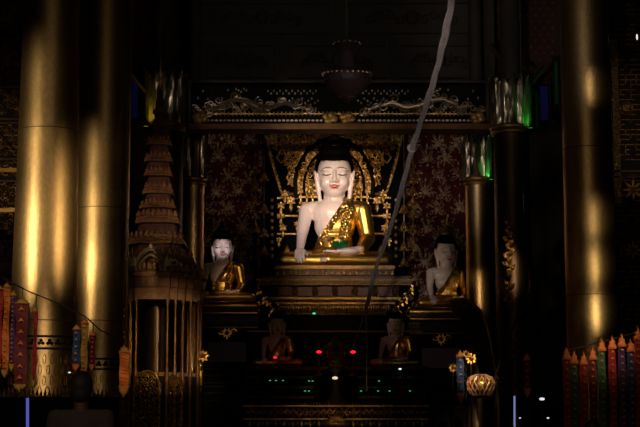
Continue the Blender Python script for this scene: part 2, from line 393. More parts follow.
def lotus_column(Y, cx, capt, capb, foot, hw, label, shaft_m, petal_m, name='lotus_column'):
    c = P(cx, capb, Y); r = hw*pxm(Y); zt = P(cx, capt, Y).z
    t = thing(name, (c.x, Y, 0), label, 'column')
    MB().lathe((c.x, Y, 0), [(r*1.15, 0), (r*1.15, .3), (r, .4), (r*.98, c.z-.06)], 40).build('shaft', shaft_m, t, True)
    MB().lathe((c.x, Y, zt-.02), [(r*.55, 0), (r*.5, 9.18-zt)], 24).build('upper_shaft', plain_dark, t, True)
    MB().lathe((c.x, Y, c.z), [(r, -.10), (r*1.1, -.09), (r*1.14, -.06), (r*1.04, -.035), (r*1.16, -.02), (r*1.2, .01), (r*1.08, .035), (r*1.0, .06)], 40).build('collar', gold_dull, t, True)
    n = 14; h = zt-c.z; core = MB().lathe((c.x, Y, c.z+.04), [(r*.95, 0), (r*.95, h*.75)], 24).build('capital', gold_dull, t, True)
    for k in range(n):
        a = 2*pi*(k+.5)/n; m = MB()
        ca, sa = cos(a), sin(a); wd = 2*pi*r/n*.56
        vs = []; fs = []
        prof = [(0, .8), (.2, 1), (.55, 1), (.8, .85), (.93, .5), (1, .04)]
        for i, (u, q) in enumerate(prof):
            rr = r*(1.0+.05*u+.03*u*u); z = c.z+.03+h*u
            for s_, o_ in ((-1, 0), (0, .035), (1, 0), (0, -.03)):
                ra = rr+o_; vs.append((c.x+ra*ca-s_*wd*q*sa, Y+ra*sa+s_*wd*q*ca, z))
        for i in range(len(prof)-1):
            for j in range(4): fs.append((i*4+j, i*4+(j+1) % 4, i*4+4+(j+1) % 4, i*4+4+j))
        fs.append((0, 1, 2, 3)); fs.append(tuple(len(vs)-4+j for j in range(4)))
        m.add(vs, fs); m.build('petal', petal_m, core)
    return t
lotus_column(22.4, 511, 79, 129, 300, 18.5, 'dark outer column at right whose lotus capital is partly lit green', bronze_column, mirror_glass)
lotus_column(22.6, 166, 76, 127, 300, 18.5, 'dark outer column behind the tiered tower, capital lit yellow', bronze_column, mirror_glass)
lotus_column(23.4, 477, 138, 180, 300, 12.5, 'slim gilded inner column between the red floral wall and the dark outer column at right', gold_column, mirror_glass)
lotus_column(23.4, 194, 134, 180, 300, 11, 'slim gilded inner column left of the pale-faced seated image', gold_column, mirror_glass)
for loc, col, en, nm in ((P(531, 122, 21.75), (.1, 1, .12), 5.5, 'green'), (P(492, 174, 23.15), (.1, 1, .15), 2.2, 'green'), (P(143, 120, 21.6), (1, .75, .08), 5, 'yellow')):
    pass
# small coloured uplights clipped to the capitals
def uplight(px, py, Y, col, en, label, tx):
    p = P(px, py, Y); t = thing('uplight', p, label, 'lamp')
    hs = MB().lathe(p, [(.03, -.06), (.045, -.05), (.05, 0), (.04, 0)], 16).build('lamp_housing', lac_black, t, True)
    MB().lathe(p, [(.036, .001), (.036, .006)], 12).build('lens', mat('lens_'+str(col), col, .3, emit=.6), hs)
    c_ = P(tx[0]+(-6 if px > tx[0] else 14), py+3, tx[2]+.05); MB().tube([p+Vector((0, 0, -.05)), c_], .012, 6).build('bracket', lac_black, t)
    l = spot('uplight_beam', p+Vector((0, 0, .03)), P(tx[0], tx[1], tx[2]), en, 95, .8, col, .02)
uplight(530.5, 128.5, 22.05, (.08, 1, .10), 15, 'small green uplight on the rim of the right outer capital', (525, 100, 22.3))
uplight(491.5, 180, 23.1, (.08, 1, .14), 10, 'small green uplight on the rim of the right inner capital', (487, 160, 23.3))
uplight(145.5, 127, 22.2, (1, .72, .05), 14, 'small yellow uplight on the rim of the left outer capital', (152, 95, 22.4))

# ================================================================== CARVED LINTEL
t = thing('carved_lintel', P(338, 128, 22.6), 'long dark carved lintel spanning between the columns above the main image', 'lintel')
MB().rect(190, 82, 488, 122, 22.75, .3).build('back_board', lac_black, t)
fr = MB(); fr.rect(189, 80.5, 489, 82.5, 22.6, .2); fr.rect(188, 82.5, 191, 122, 22.6, .2); fr.rect(486, 82.5, 489, 122, 22.6, .2); fr.build('frame', dark_wood, t)
MB().rect(188, 123.5, 490, 129, 22.5, .4).build('lower_board', mat('brown_board', (.10, .05, .018), .7, 0, noise=.3, spec=.08), t)
m = MB()
for i in range(64):
    px = 208+i*4.2
    if 322 < px < 356: continue
    p = P(px, 120.5, 22.62); m.ell(p, (.026, .02, .018), 8, 5)
m.build('bead_row', mat('bead_gold', (.60, .48, .34), .45, .3), t)
m = MB()
for i in range(66):
    p = P(204+i*4.1, 116, 22.68); m.tube([p, p+Vector((0, 0, .07))], .012, 5)
m.rect(204, 113.2, 474, 114.2, 22.66, .04)
m.build('baluster_row', gold_dull, t)
m = MB()
def dragon(m, pts, Y, r):
    n = len(pts); m.tube([P(x, y, Y) for x, y in pts], [r*(.35+.65*sin(pi*min(1, (i+.6)/n))) for i in range(n)], 7)
    for x, y in pts: 
        for k in range(3):
            p = P(x+random.uniform(-5, 5), y+random.uniform(-5, 4), Y-.02); m.spiral(p.x, p.z, p.y, random.uniform(.05, .09), 1.2, random.choice((-1, 1)), random.random()*6, .015)
for s in (1, -1):
    q = lambda x: 338+s*(x-338)
    dragon(m, [(q(212), 112), (q(222), 104), (q(234), 99), (q(246), 101), (q(258), 106), (q(270), 108), (q(284), 103), (q(296), 106), (q(310), 110)], 22.68, .05)
    for k in range(26):
        p = P(q(194+k*3.2), 108+4*sin(k), 22.7); m.spiral(p.x, p.z, p.y, .06, 1.3, s, k, .013)
m.build('dragon_relief', mat('silver_gilt', (.22, .17, .12), .42, .6, noise=.4, nscale=20), t)
m = MB()
for s in (1, -1):
    q = lambda x: 338+s*(x-338)
    for (x, y) in [(203, 91), (198, 98), (208, 99), (228, 90)]+[(236+i*2.6, 89+(i % 3)*1.5) for i in range(5)]+[(268+i*3, 91+(i % 2)*2.5) for i in range(17)]+[(286+i*3.2, 103-(i % 3)*2.2) for i in range(11)]:
        p = P(q(x), y, 22.7); m.ell(p, (.016, .03, .02), 6, 4)
m.build('glass_inlay', mat('glass_inlay', (.75, .68, .6), .25, .4), t)
m = MB()
for px in (330, 347, 200, 478):
    m = MB()
    for k in range(4):
        a = k*pi/2+.4; p = P(px+4*cos(a), 118+3*sin(a), 22.55); m.ell(p, (.07, .05, .06), 8, 6)
    m.build('boss', gold_dull, t)

# ================================================================== BACK: floral walls and reredos
def floral_wall(x0, x1, label):
    Y = 26.4; t = thing('floral_panel', (P((x0+x1)/2, 330, Y).x, Y, 0), label, 'wall panel')
    MB().box((P(x0, 200, Y).x, Y, 0), (P(x1, 200, Y).x, Y+.1, P(x0, 118, Y).z)).build('red_board', mat('stencil_red', (.07, .012, .009), .7, 0, noise=.5, nscale=5, spec=.08), t)
    m = MB(); d = MB(); row = 0; y = 142
    while y < 320:
        k = 0; x = x0+8+(11 if row % 2 else 0)
        while x < x1-4:
            p = P(x+random.uniform(-3, 3), y+random.uniform(-3, 3), Y-.005); gs = random.uniform(.75, 1.15)
            # bouquet: rosette, flame leaves above, curls to the sides
            m.ell((p.x, p.y, p.z), (.055*gs, .012, .055*gs), 8, 4)
            for a in (90, 60, 120, 30, 150, 200, -20, 240, 300):
                L = {90: .17, 60: .13, 120: .13}.get(a, .10)
                m.leaf(p.x+.04*cos(radians(a)), p.z+.04*sin(radians(a)), p.y, L*gs*random.uniform(.6, 1.2), .036*gs, radians(a+random.uniform(-20, 20)), .008)
            for s in (-1, 1): m.spiral(p.x+s*.12, p.z-.06, p.y, .05, 1.1, s, 1.5, .009); m.spiral(p.x+s*.07, p.z+.13*gs, p.y, .035, 1.1, -s, 1.5, .009)
            for _ in range(5): m.leaf(p.x+random.uniform(-.13, .13), p.z+random.uniform(-.12, .1), p.y, .07, .035, random.random()*6.28, .008)
            m.leaf(p.x, p.z+.17, p.y, .10, .035, radians(90), .008)
            for _ in range(7):
                q = P(x+random.uniform(-11, 11), y+random.uniform(-11, 11), Y-.004); d.ell(q, (.018, .008, .018), 6, 4)
            x += 22
        y += 17; row += 1
    m.build('gold_flower_stencil', mat('stencil_gold', (.30, .20, .12), .5, .45, noise=.5, nscale=6), t)
    d.build('gold_dot_stencil', mat('stencil_dot', (.26, .12, .07), .5, .4), t)
floral_wall(199, 284, 'dark red wall panel with gold flower stencils, left of the main image')
floral_wall(384, 468, 'dark red wall panel with gold flower stencils, right of the main image')

def mirror_px(x): return 668-x
YR = 25.75
t = thing('carved_reredos', (P(334, 268, YR).x, YR+.18, 0), 'carved gold flame backdrop with scrollwork rising behind the main image', 'backdrop')
MB().box((P(262, 200, YR).x, YR+.12, 0), (P(406, 200, YR).x, YR+.24, P(334, 122, YR).z)).build('black_backing', lac_blue, t)
m = MB()
def band(m, pts, Y, r):
    for s in (0, 1): MB().tube([P(mirror_px(x) if s else x, y, Y) for x, y in pts], r, 6).build('flared_rim', gold_dull, t)
band(m, [(266, 135), (269, 150), (273, 166), (278, 182), (282, 194), (296, 194)], YR, .028)
for s in (0, 1):
    m2 = MB()
    for i in range(14):
        u = i/13; p = P((268+13*u) if not s else mirror_px(268+13*u), 141+50*u, YR-.03); m2.ell(p, (.022, .02, .03), 6, 4)
    m2.build('edge_bead', gold_carve, t)
# dark horseshoe bands framing the head and gold scrollwork between
m = MB()
for R_, w_ in ((39, .035), (30, .022)):
    pts = [(334-R_*sin(a)*(1-.0*a), 186-R_*1.22*cos(a)) for a in [pi*(-.58)+pi*1.16*i/28 for i in range(29)]]
    m.tube([P(x, y, YR-.10) for x, y in pts], w_, 6)
m.build('horseshoe_rim', lac_black, t)
m = MB()
def inside_gold(x, y):
    xl = 269 if y < 145 else 269+(y-145)*.85 if y < 162 else 283.5+(y-162)*.35
    if y < 130: return False
    if abs(x-334) > 334-xl: return False
    if abs(x-334) < 16 and y > 146: return False
    d = sqrt((x-334)**2+((y-186)/1.22)**2)
    if 37.5 < d < 41.5: return False
    # black slots left and right of the horseshoe
    if 274 < x < 292 and 146+(x-274)*1.2 < y < 182+(x-274)*.5 and x < 283: return False
    if 274 < 668-x < 283 and 146+(668-x-274)*1.2 < y < 182+(668-x-274)*.5: return False
    return True
cells = []
yy = 131
while yy < 194:
    xx = 334
    while xx > 262:
        cells.append((xx+random.uniform(-1.8, 1.8), yy+random.uniform(-1.8, 1.8))); xx -= 4.0
    yy += 3.8
for (x, y) in cells:
    if not inside_gold(x, y): continue
    r = random.uniform(.030, .072); a = random.random()*6.28; g = random.choice((-1, 1)); lf = random.random() < .4
    for s in (0, 1):
        p = P(mirror_px(x) if s else x, y, YR-.02-random.random()*.07)
        m.spiral(p.x, p.z, p.y, r, 1.25, -g if s else g, pi-a if s else a, .0125)
        if lf: m.leaf(p.x, p.z, p.y-.03, .10, .05, pi-a if s else a, .02)
# bold scroll branches of the flame arch
for s in (0, 1):
    q = (lambda x: mirror_px(x)) if s else (lambda x: x)
    for pts, r in (([(322, 132), (312, 138), (303, 150), (298, 165), (297, 180), (300, 192)], .035),
                   ([(296, 133), (288, 140), (281, 149), (277, 158), (281, 163), (286, 158)], .028),
                   ([(318, 136), (311, 146), (307, 158), (309, 168)], .022),
                   ([(300, 190), (292, 185), (287, 178), (290, 171), (295, 172)], .024)):
        m.tube([P(q(x), y, YR-.07) for x, y in pts], r, 6, r*.6)
m.build('scrollwork', gold_carve, t)
# stacked fret shelves and flame bosses beside the shoulders
m = MB(); b = MB()
for s in (0, 1):
    def rr(x0, y0, x1, y1, mm, d=.08, yo=0):
        if s: x0, x1 = mirror_px(x1), mirror_px(x0)
        mm.rect(x0, y0, x1, y1, YR-.06+yo, d)
    for y in (184, 190, 196, 202): rr(299, y, 317, y+1.6, m)
    for x in (300, 306, 312): rr(x, 184, x+1.5, 203, m, .06)
    for y in (197, 215, 233): rr(277, y, 298, y+1.6, m)
    for (x, y, k) in ((302, 209, 1), (281, 206, .8), (281, 216, .8), (283, 228, .8), (279, 240, .6), (291, 201, .9), (302, 240, 1.0), (304, 228, .7), (297, 224, .6), (285, 194, .8), (309, 186, .8)):
        p = P(mirror_px(x) if s else x, y, YR-.1)
        k *= 1.3
        for a in range(0, 360, 60): b.leaf(p.x, p.z, p.y, .08*k, .045*k, radians(a+90), .03)
        b.leaf(p.x, p.z-.03*k, p.y-.02, .15*k, .06*k, radians(-90), .03)
        b.ell(p, (.05*k, .04, .055*k), 8, 6); b.build('flame_boss', gold_carve, t); b = MB()
    # stringed pendants down the edge
    for y in range(200, 262, 7):
        p = P(mirror_px(272) if s else 272, y, YR-.05); b.ell(p, (.03, .03, .035), 7, 5)
    b.build('pendant_string', gold_carve, t); b = MB()
    p = P(mirror_px(287) if s else 287, 256, YR-.1); b.leaf(p.x, p.z-.1, p.y, .3, .12, radians(90), .03); b.build('flame_boss', gold_carve, t); b = MB()
m.build('fret_shelf', gold_carve, t)
# hanging gold garlands at both sides of the reredos
def garland(px, ys, Y, label, cone=None, top=140):
    t = thing('hanging_garland', P(px, top, Y), label, 'garland')
    MB().tube([(P(px, top, Y).x, Y, 9.2), P(px, top, Y), P(px, ys[-1]+4, Y)], .008, 5).build('cord', gold_dull, t)
    for y in ys:
        p = P(px, y, Y); m = MB()
        m.lathe(p, [(.008, .07), (.03, .05), (.055, 0), (.075, -.05), (.03, -.06)], 10)
        for k in range(6): m.ell((p.x+.07*cos(k*pi/3), p.y+.07*sin(k*pi/3), p.z-.07), .02, 6, 4)
        m.build('bell_tassel', gold_carve, t)
garland(255, [168, 186, 200, 214, 226, 240, 254], 25.6, 'string of gold bell tassels hanging left of the reredos')
garland(413, [178, 190, 201, 213, 228, 242, 256], 25.6, 'string of gold bell tassels hanging right of the reredos, beside the rope')
garland(264, [176, 208, 232, 250], 25.5, 'sparse string of gold tassels hanging closest to the left edge of the reredos', top=150)
garland(404, [208, 226, 246, 262], 25.5, 'sparse string of gold tassels hanging closest to the right edge of the reredos', top=150)
for px, lab in ((255.5, 'gold flame finial on the dark canopy pole behind the left seated image'), (447, 'gold flame finial on the dark canopy pole behind the right seated image')):
    b0 = P(px, 300, 25.0); t = thing('canopy_pole', (b0.x, b0.y, 0), lab, 'pole')
    tp = P(px, 232, 25.0)
    MB().tube([(b0.x, 25, 0), tp], .03, 8).build('pole', lac_black, t)
    m = MB().lathe(tp, [(.02, -.02), (.06, .0), (.075, .03), (.05, .08), (.02, .14), (.012, .24), (.002, .3)], 12)
    for k in range(6): m.ell((tp.x+.065*cos(k*pi/3), tp.y+.065*sin(k*pi/3), tp.z+.0), .025, 6, 4)
    m.build('finial', gold_carve, t, True)

# ================================================================== SEATED IMAGES
def make_buddha():
    V = .0115
    body = MB(); robe = MB()
    def torso(m, g=0):
        m.ell((0, .02, .92), (.40+g, .25+g, .26+g), 20, 14)
        m.ell((0, .0, .72), (.335+g, .235+g, .30+g), 20, 14)
        m.ell((0, .0, .42), (.29+g, .22+g, .28+g), 20, 14)
        m.ell((0, .02, .20), (.42+g, .30+g, .2+g), 20, 12)
        m.cap((-.36, .03, .99), (.36, .03, .99), .135+g, .135+g)
        m.cap((-.15, .03, 1.06), (.15, .03, 1.06), .10+g, .10+g)
    def legs(m, g=0):
        for s in (-1, 1):
            m.cap((s*.22, .08, .15), (s*.81, -.22, .125), .165+g, .115+g)
        m.cap((.82, -.26, .115), (-.10, -.50, .10), .105+g, .075+g)
        m.cap((-.82, -.26, .115), (.15, -.42, .09), .105+g, .075+g)
        m.ell((0, -.22, .12), (.55+g, .25+g, .12+g), 18, 10)
    def larm(m, g=0):
        m.cap((.46, .02, .97), (.545, .0, .50), .135+g, .105+g)
        m.cap((.545, .0, .50), (.44, -.30, .30), .105+g, .075+g)
    torso(body); legs(body); larm(body)
    torso(robe, .014); legs(robe, .016); larm(robe, .02)
    # right arm bare, reaching down over the shin
    body.cap((-.46, .02, .97), (-.53, -.12, .56), .125, .092)
    body.cap((-.53, -.12, .56), (-.56, -.37, .29), .09, .062)
    body.ell((-.565, -.42, .245), (.082, .09, .055), 12, 8)
    for i in range(4):
        x = -.630+i*.045; L = (.10, .14, .15, .12)[i]
        body.cap((x+.006, -.47, .25), (x, -.535, .19), .023, .021); body.cap((x, -.535, .19), (x, -.548, .19-L), .021, .017)
    body.cap((-.49, -.42, .25), (-.445, -.49, .17), .024, .02)
    # left hand palm up in the lap
    body.ell((.21, -.51, .23), (.165, .10, .062), 14, 8)
    body.cap((.44, -.32, .29), (.28, -.48, .245), .06, .06)
    for i in range(4):
        y = -.575+i*.045; L = (.17, .21, .20, .15)[i]
        body.cap((.12, y, .235), (.02, y, .225), .028, .025); body.cap((.02, y, .225), (.08-L-.05, y, .232), .025, .019)
    body.cap((.17, -.43, .26), (.05, -.43, .285), .025, .02)
    # foot resting, toes to the image's left
    body.cap((.05, -.50, .10), (-.2, -.56, .09), .055, .04)
    # neck and head
    body.cap((0, .03, 1.05), (0, .02, 1.28), .19, .175)
    body.ell((0, .03, 1.61), (.278, .31, .33), 24, 18)
    body.ell((0, -.02, 1.44), (.252, .25, .24), 24, 16)
    body.ell((0, -.09, 1.27), (.155, .16, .115), 18, 12)       # chin
    for s in (-1, 1):
        body.ell((s*.125, -.165, 1.42), (.10, .085, .115), 12, 10)     # cheeks
        body.ell((s*.115, -.212, 1.615), (.105, .055, .03), 12, 8)    # brow
        body.ell((s*.125, -.205, 1.545), (.075, .045, .034), 12, 8)   # eyelids
        # ears with long lobes
        body.ell((s*.305, .02, 1.51), (.032, .08, .14), 10, 10, Matrix.Rotation(s*.16, 3, 'Y'))
        body.cap((s*.283, .0, 1.44), (s*.238, -.02, 1.13), .042, .032)
        body.ell((s*.235, -.02, 1.12), (.034, .04, .06), 10, 8)
    body.cap((0, -.27, 1.60), (0, -.345, 1.425), .024, .038)    # nose
    for s in (-1, 1): body.ell((s*.042, -.29, 1.412), (.032, .034, .024), 8, 6)
    body.ell((0, -.25, 1.338), (.078, .05, .018), 12, 8); body.ell((0, -.245, 1.308), (.06, .05, .020), 12, 8)
    bme = fuse(body, 'body', V, 3)
    b2 = BVHTree.FromPolygons([v.co for v in bme.vertices], [p.vertices for p in bme.polygons])
    def fy(x, z, off=.004):
        h = b2.ray_cast(Vector((x, -3, z)), Vector((0, 1, 0))); return (h[0].y if h[0] else -.2)-off
    def pr(x): return 1.16-(x+0.02)*1.28 if False else 0
    # robe cover: everything to the image's left side of a diagonal from the neck to the right hip, and both legs
    def diag(c): return -.40+(c.z-.28)*(.53/.80)      # x of the hem line at height z
    def rp(c):
        if c.z < .30: return True
        return c.x > diag(c) and c.z < 1.30
    rme = keep(fuse(robe, 'robe', V, 5), rp)
    sash = MB(); torso(sash, .03); sme = fuse(sash, 'sash', V, 4)
    def sp(c):
        if c.z < .33 or c.y > .12: return False
        d = c.x-diag(c); return 0 < d < .13
    sme = keep(sme, sp)
    fold = MB(); torso(fold, .042); fme = fuse(fold, 'shoulder_cloth', V, 4)
    fme = keep(fme, lambda c: .30 < c.z and c.y < .1 and .13+(c.z-1.0)*.12 < c.x < .30+(c.z-1.0)*.12)
    for me in (sme, fme): pass
    hair = MB()
    hair.ell((0, .055, 1.70), (.325, .33, .30), 26, 18); hair.ell((0, .07, 1.86), (.285, .29, .22), 24, 14)
    hme = keep(fuse(hair, 'hair', V, 3), lambda c: c.z > (1.755+.035*(abs(c.x)/.3)**2 if c.y < -.08 else 1.66 if c.y < .04 else 1.40))
    ush = MB(); ush.ell((0, .04, 2.06), (.15, .15, .12), 18, 12); ush.cap((0, .05, 2.08), (0, .06, 2.24), .12, .07)
    ume = fuse(ush, 'topknot', V, 3)
    def ft(pts, r, n=6, flat=1, off=.0):
        m = MB(); m.tube([(x, fy(x, z, off), z) for x, z in pts], r, n, flat=flat); return m
    brow = MB(); eye = MB(); wh = MB()
    for s in (-1, 1):
        bp_ = [(s*(.035+.195*u), 1.612+.040*sin(pi*(u*.9+.12))-.012*u) for u in [i/10 for i in range(11)]]
        brow.tube([(x, fy(x, z, 0), z) for x, z in bp_], [.006+.005*sin(pi*i/10) for i in range(11)], 6)
        ep = [(s*(.052+.15*u), 1.532-.016*sin(pi*u)+.006*u) for u in [i/8 for i in range(9)]]
        eye.tube([(x, fy(x, z, 0), z) for x, z in ep], [.006+.005*sin(pi*i/8) for i in range(9)], 6)
    lip = MB()
    for k, (z0, w_, r_) in enumerate(((1.342, .088, .014), (1.317, .066, .016))):
        q = [(-w_+2*w_*i/10, z0+(.006*cos(4*pi*i/10) if k == 0 else -.008*sin(pi*i/10))+.010*abs(i-5)/5) for i in range(11)]
        lip.tube([(x, fy(x, z, -.003), z) for x, z in q], [max(.004, r_*sin(pi*(i+.4)/10.8)) for i in range(11)], 8)
    return bme, rme, sme, fme, hme, ume, brow.mesh('brow'), eye.mesh('eye_line'), lip.mesh('lips')
BME = make_buddha()
gilt_top = mat('topknot_gilt', (.15, .09, .035), .4, .6)
def buddha(loc, scale, rz, label):
    t = thing('seated_buddha', loc, label, 'statue')
    ORG[t.name] = Vector((0, 0, 0)); t.scale = (scale,)*3; t.rotation_euler = (0, 0, rz)
    names = ('body', 'robe', 'sash', 'shoulder_cloth', 'hair', 'topknot', 'brow', 'eye_line', 'lips')
    ms = (lac_white, gold_robe, gold_sash, gold_sash, lac_black, gilt_top, brow_ink, eye_ink, lip_red)
    for n_, me, m in zip(names, BME, ms):
        o = link_mesh(n_, me, m, t)
        if n_ == 'sash': o['label'] = 'jewelled gold sash'
        if n_ == 'lips': o['label'] = 'red lips'
        if n_ == 'hair': o['label'] = 'black hair cap'
    return t
main_base = P(334.5, 267, 25); main_base.z = P(335, 265.5, 24.35).z+.012
buddha(main_base, 1.02, 0, 'largest seated white Buddha statue in gold robe, high in the centre')
lb = P(222, 303, 24.0); lb.z = P(227, 304, 23.5).z+.068; buddha(lb, .57, radians(6), 'seated Buddha statue with brightly lit pale face, left of the throne')
rb = P(447, 308, 24.0); rb.z = P(441, 310, 23.5).z+.068; buddha(rb, .58, radians(14), 'seated Buddha statue with shadowed face and glinting gold robe, right of the throne')
fl = P(277, 366, 22.6); buddha(fl, .40, radians(10), 'small dim seated Buddha statue below the left corner of the throne')
fr_ = P(396, 366, 22.6); buddha(fr_, .40, radians(-8), 'small dim seated Buddha statue below the right corner of the throne')
# green offering bowl on the palm
p = main_base+Vector((.09, -.50, .282)); t = thing('alms_bowl', p, 'green alms bowl held on the palm of the largest statue', 'bowl')
MB().lathe(p, [(.05, 0), (.10, .015), (.135, .05), (.14, .09), (.125, .10), (.12, .10), (.11, .06), (.04, .02)], 28).build('bowl_body', green_glass, t, True)
MB().lathe(p+Vector((0, 0, .1)), [(.128, -.005), (.145, 0), (.145, .012), (.126, .014)], 28).build('rim', green_glass, t, True)
m = MB(); 
for k in range(5): m.leaf(p.x-.14, p.z+.12, p.y-.02, .10, .05, radians(40+k*32), .02)
m.ell((p.x-.14, p.y-.02, p.z+.10), .04, 8, 6); m.tube([(p.x-.14, p.y, p.z-.05), (p.x-.14, p.y-.01, p.z+.1)], .012, 6)
tag(m.build('gold_flower', gold_sash, None, loc=tuple(p+Vector((-.14, 0, -.05)))), 'gold flower beside the green bowl in the lap of the largest statue', 'flower')

# ================================================================== MAIN THRONE
t = thing('tiered_throne', P(335, 372, 24.4), 'wide dark gilded throne carrying the largest statue', 'throne')
YT = 24.35
def tier(m, hw, y0, y1, d=1.12, cx=335, Yf=YT): m.rect(cx-hw, y0, cx+hw, y1, Yf, d)
tier(m := MB(), 60, 265.5, 269, 1.15); m.build('seat_slab', gold_dull, t)
tier(m := MB(), 59, 269, 276, 1.1, Yf=YT+.06); lband = m.build('lotus_band', lac_red, t)
for i in range(20):
    x = 335-57+i*6; a = P(x-2.6, 275.5, YT+.04); b = P(x+2.6, 275.5, YT+.04); c = P(x, 269.5, YT+.04)
    MB().prism([(a.x, a.z), (b.x, b.z), (c.x, c.z)], YT+.02, YT+.07, .02).build('lotus_triangle', gold_dull, lband)
tier(m := MB(), 74, 276, 278.5); m.build('red_step', lac_red, t)
m = MB(); tier(m, 79, 278.5, 281, 1.25, Yf=YT-.1); tier(m, 77, 281, 285, 1.2, Yf=YT-.04); corn = m.build('cornice', mat('cornice_gilt', (.36, .23, .10), .5, .6, noise=.5, nscale=30, bump=.5), t)
m = MB()
for i in range(64):
    p = P(335-77+i*2.44, 283, YT-.06); m.ell(p, (.014, .02, .016), 6, 4)
m.build('cornice_bead', gold_dull, corn)
tier(m := MB(), 64, 285, 297, 1.0, Yf=YT+.12); rec = m.build('recess', gold_dark, t)
for i in range(6):
    x = 335-50+i*20; m = MB(); m.rect(x-7.5, 287, x+7.5, 296, YT+.06, .06); m.build('sunk_panel', lac_maroon, rec)
for i in range(7):
    m = MB(); p = P(335-60+i*20, 291.5, YT+.04)
    for k in range(8): m.leaf(p.x, p.z, p.y, .07, .035, k*pi/4, .025)
    m.ell(p, (.035, .03, .035), 8, 5); m.build('rosette', gold_dark, rec)
for q_ in ((66, 297, 299.5, .02), (60, 302, 304, .1)): tier(m := MB(), q_[0], q_[1], q_[2], 1.05, Yf=YT+q_[3]); m.build('moulding', gold_dull, t)
m = MB(); tier(m, 62, 299.5, 302, 1.0, Yf=YT+.08); tier(m, 56, 304, 311, 1.0, Yf=YT+.16); cb = m.build('carved_band', gold_dark, t)
m = MB()
for i in range(44):
    p = P(335-54+i*2.5, 307, YT+.14); m.leaf(p.x, p.z+.04, p.y, .09, .035, -pi/2, .02)
m.build('petal_row', gold_dull, cb)
m = MB(); tier(m, 52, 311, 315, .95, Yf=YT+.2); m.build('lower_moulding', gold_dark, t)
p0 = P(335-46, 315, YT+.3); p1 = P(335+46, 315, YT+.3)
MB().box((p0.x, YT+.3, 0), (p1.x, YT+1.1, p0.z)).build('plinth', lac_black, t)
for s in (-1, 1):
    m = MB()
    pts = [(335+s*77, 285), (335+s*76, 291), (335+s*70, 296), (335+s*66, 302), (335+s*62, 309), (335+s*62, 316)]
    m.tube([P(x, y, YT-.04) for x, y in pts], .03, 6, .018)
    for k, (x, y) in enumerate(pts[1:]+[(335+s*64, 313), (335+s*70, 300)]):
        p = P(x, y, YT-.08); m.leaf(p.x, p.z, p.y, .10, .05, radians(-60 if s > 0 else 240), .03); m.spiral(p.x, p.z, p.y, .045, 1.2, s, k, .012)
    m.build('flame_bracket', gold_leaf, t)

# ================================================================== SIDE THRONES / CABINETS
def side_throne(cx, Y, label, y0, panel_m, panel_label):
    k = y0
    t = thing('side_throne', (P(cx, k, Y).x, Y+.4, 0), label, 'throne')
    m = MB()
    a = P(cx-29, k+2, Y); b = P(cx+29, k+2, Y)
    r = .075
    for dy in (0,):
        m.cap((a.x, Y+.1, a.z-.02), (b.x, Y+.1, a.z-.02), r, r, 16)
    m.box((a.x-.05, Y+.1, a.z-.09), (b.x+.05, Y+.9, a.z+.05)); m.build('gold_cushion', gold_leaf, t, True)
    m = MB(); m.rect(cx-31, k+5.5, cx+31, k+9, Y+.02, .85); m.build('red_edge', lac_red, t)
    m = MB(); m.cap(P(cx-30, k+11, Y+.08), P(cx+30, k+11, Y+.08), .045, .045, 12); m.rect(cx-30, k+9, cx+30, k+13, Y+.08, .8); m.build('lower_roll', gold_leaf, t, True)
    m = MB(); m.rect(cx-32, k+14, cx+32, k+23, Y-.02, .95); slab_ = m.build('altar_slab', mat('stone_slab', (.13, .11, .075), .55, .2, noise=.3, bump=.5), t)
    m = MB()
    for i in range(30):
        q = P(cx-31+i*2.1, k+18.5, Y-.03); m.leaf(q.x, q.z-.05, q.y, .09, .03, pi/2, .012)
    m.build('slab_relief', mat('slab_relief', (.16, .13, .08), .5, .3), slab_)
    m = MB(); m.rect(cx-31, k+24.5, cx+31, k+26, Y, .9); m.build('gilt_line', gold_dull, t)
    z = P(cx, k+23, Y).z; a = P(cx-30, k+50, Y); b = P(cx+30, k+50, Y)
    MB().box((a.x, Y+.08, 0), (b.x, Y+.9, z)).build('cabinet_body', lac_black, t)
    m = MB()
    for s in (-1, 1): MB().rect(cx+s*28-1.5, k+26, cx+s*28+1.5, k+140, Y+.02, .08).build('cabinet_post', dark_wood, t)
    for y in (36, 62, 66, 80, 84, 98): MB().rect(cx-29, k+y, cx+29, k+y+1.2, Y+.03, .06).build('cabinet_rail', dark_wood, t)
    o = MB().rect(cx-19, k+40, cx+19, k+60, Y+.05, .05).build('panel', panel_m, t); o['label'] = panel_label
    m = MB()
    for i in range(20):
        for j in (70, 88):
            q = P(cx-27+i*2.8, k+j+3, Y+.04); m.spiral(q.x, q.z, q.y, .018, 1.1, 1, i, .005)
    m.build('cabinet_relief', gold_dark, t)
    m = MB(); q = P(cx, k+31, Y-.05)
    for i in range(9): m.leaf(q.x, q.z, q.y, .10 if i != 4 else .13, .045, radians(-90+(i-4)*38), .025)
    for s in (-1, 1): m.spiral(q.x+s*.10, q.z+.02, q.y, .05, 1.2, s, 0, .014)
    m.ell(q, (.05, .04, .05), 8, 6); m.build('gilt_crest', gold_leaf, t)
side_throne(227, 23.5, 'gold cushioned throne and dark cabinet under the pale-faced statue at left', 302, mat('navy_panel', (.03, .035, .08), .4), 'navy blue panel')
side_throne(441, 23.5, 'gold cushioned throne and dark cabinet under the shadowed statue at right', 308, mat('mauve_panel', (.30, .24, .36), .5), 'mauve grey panel')

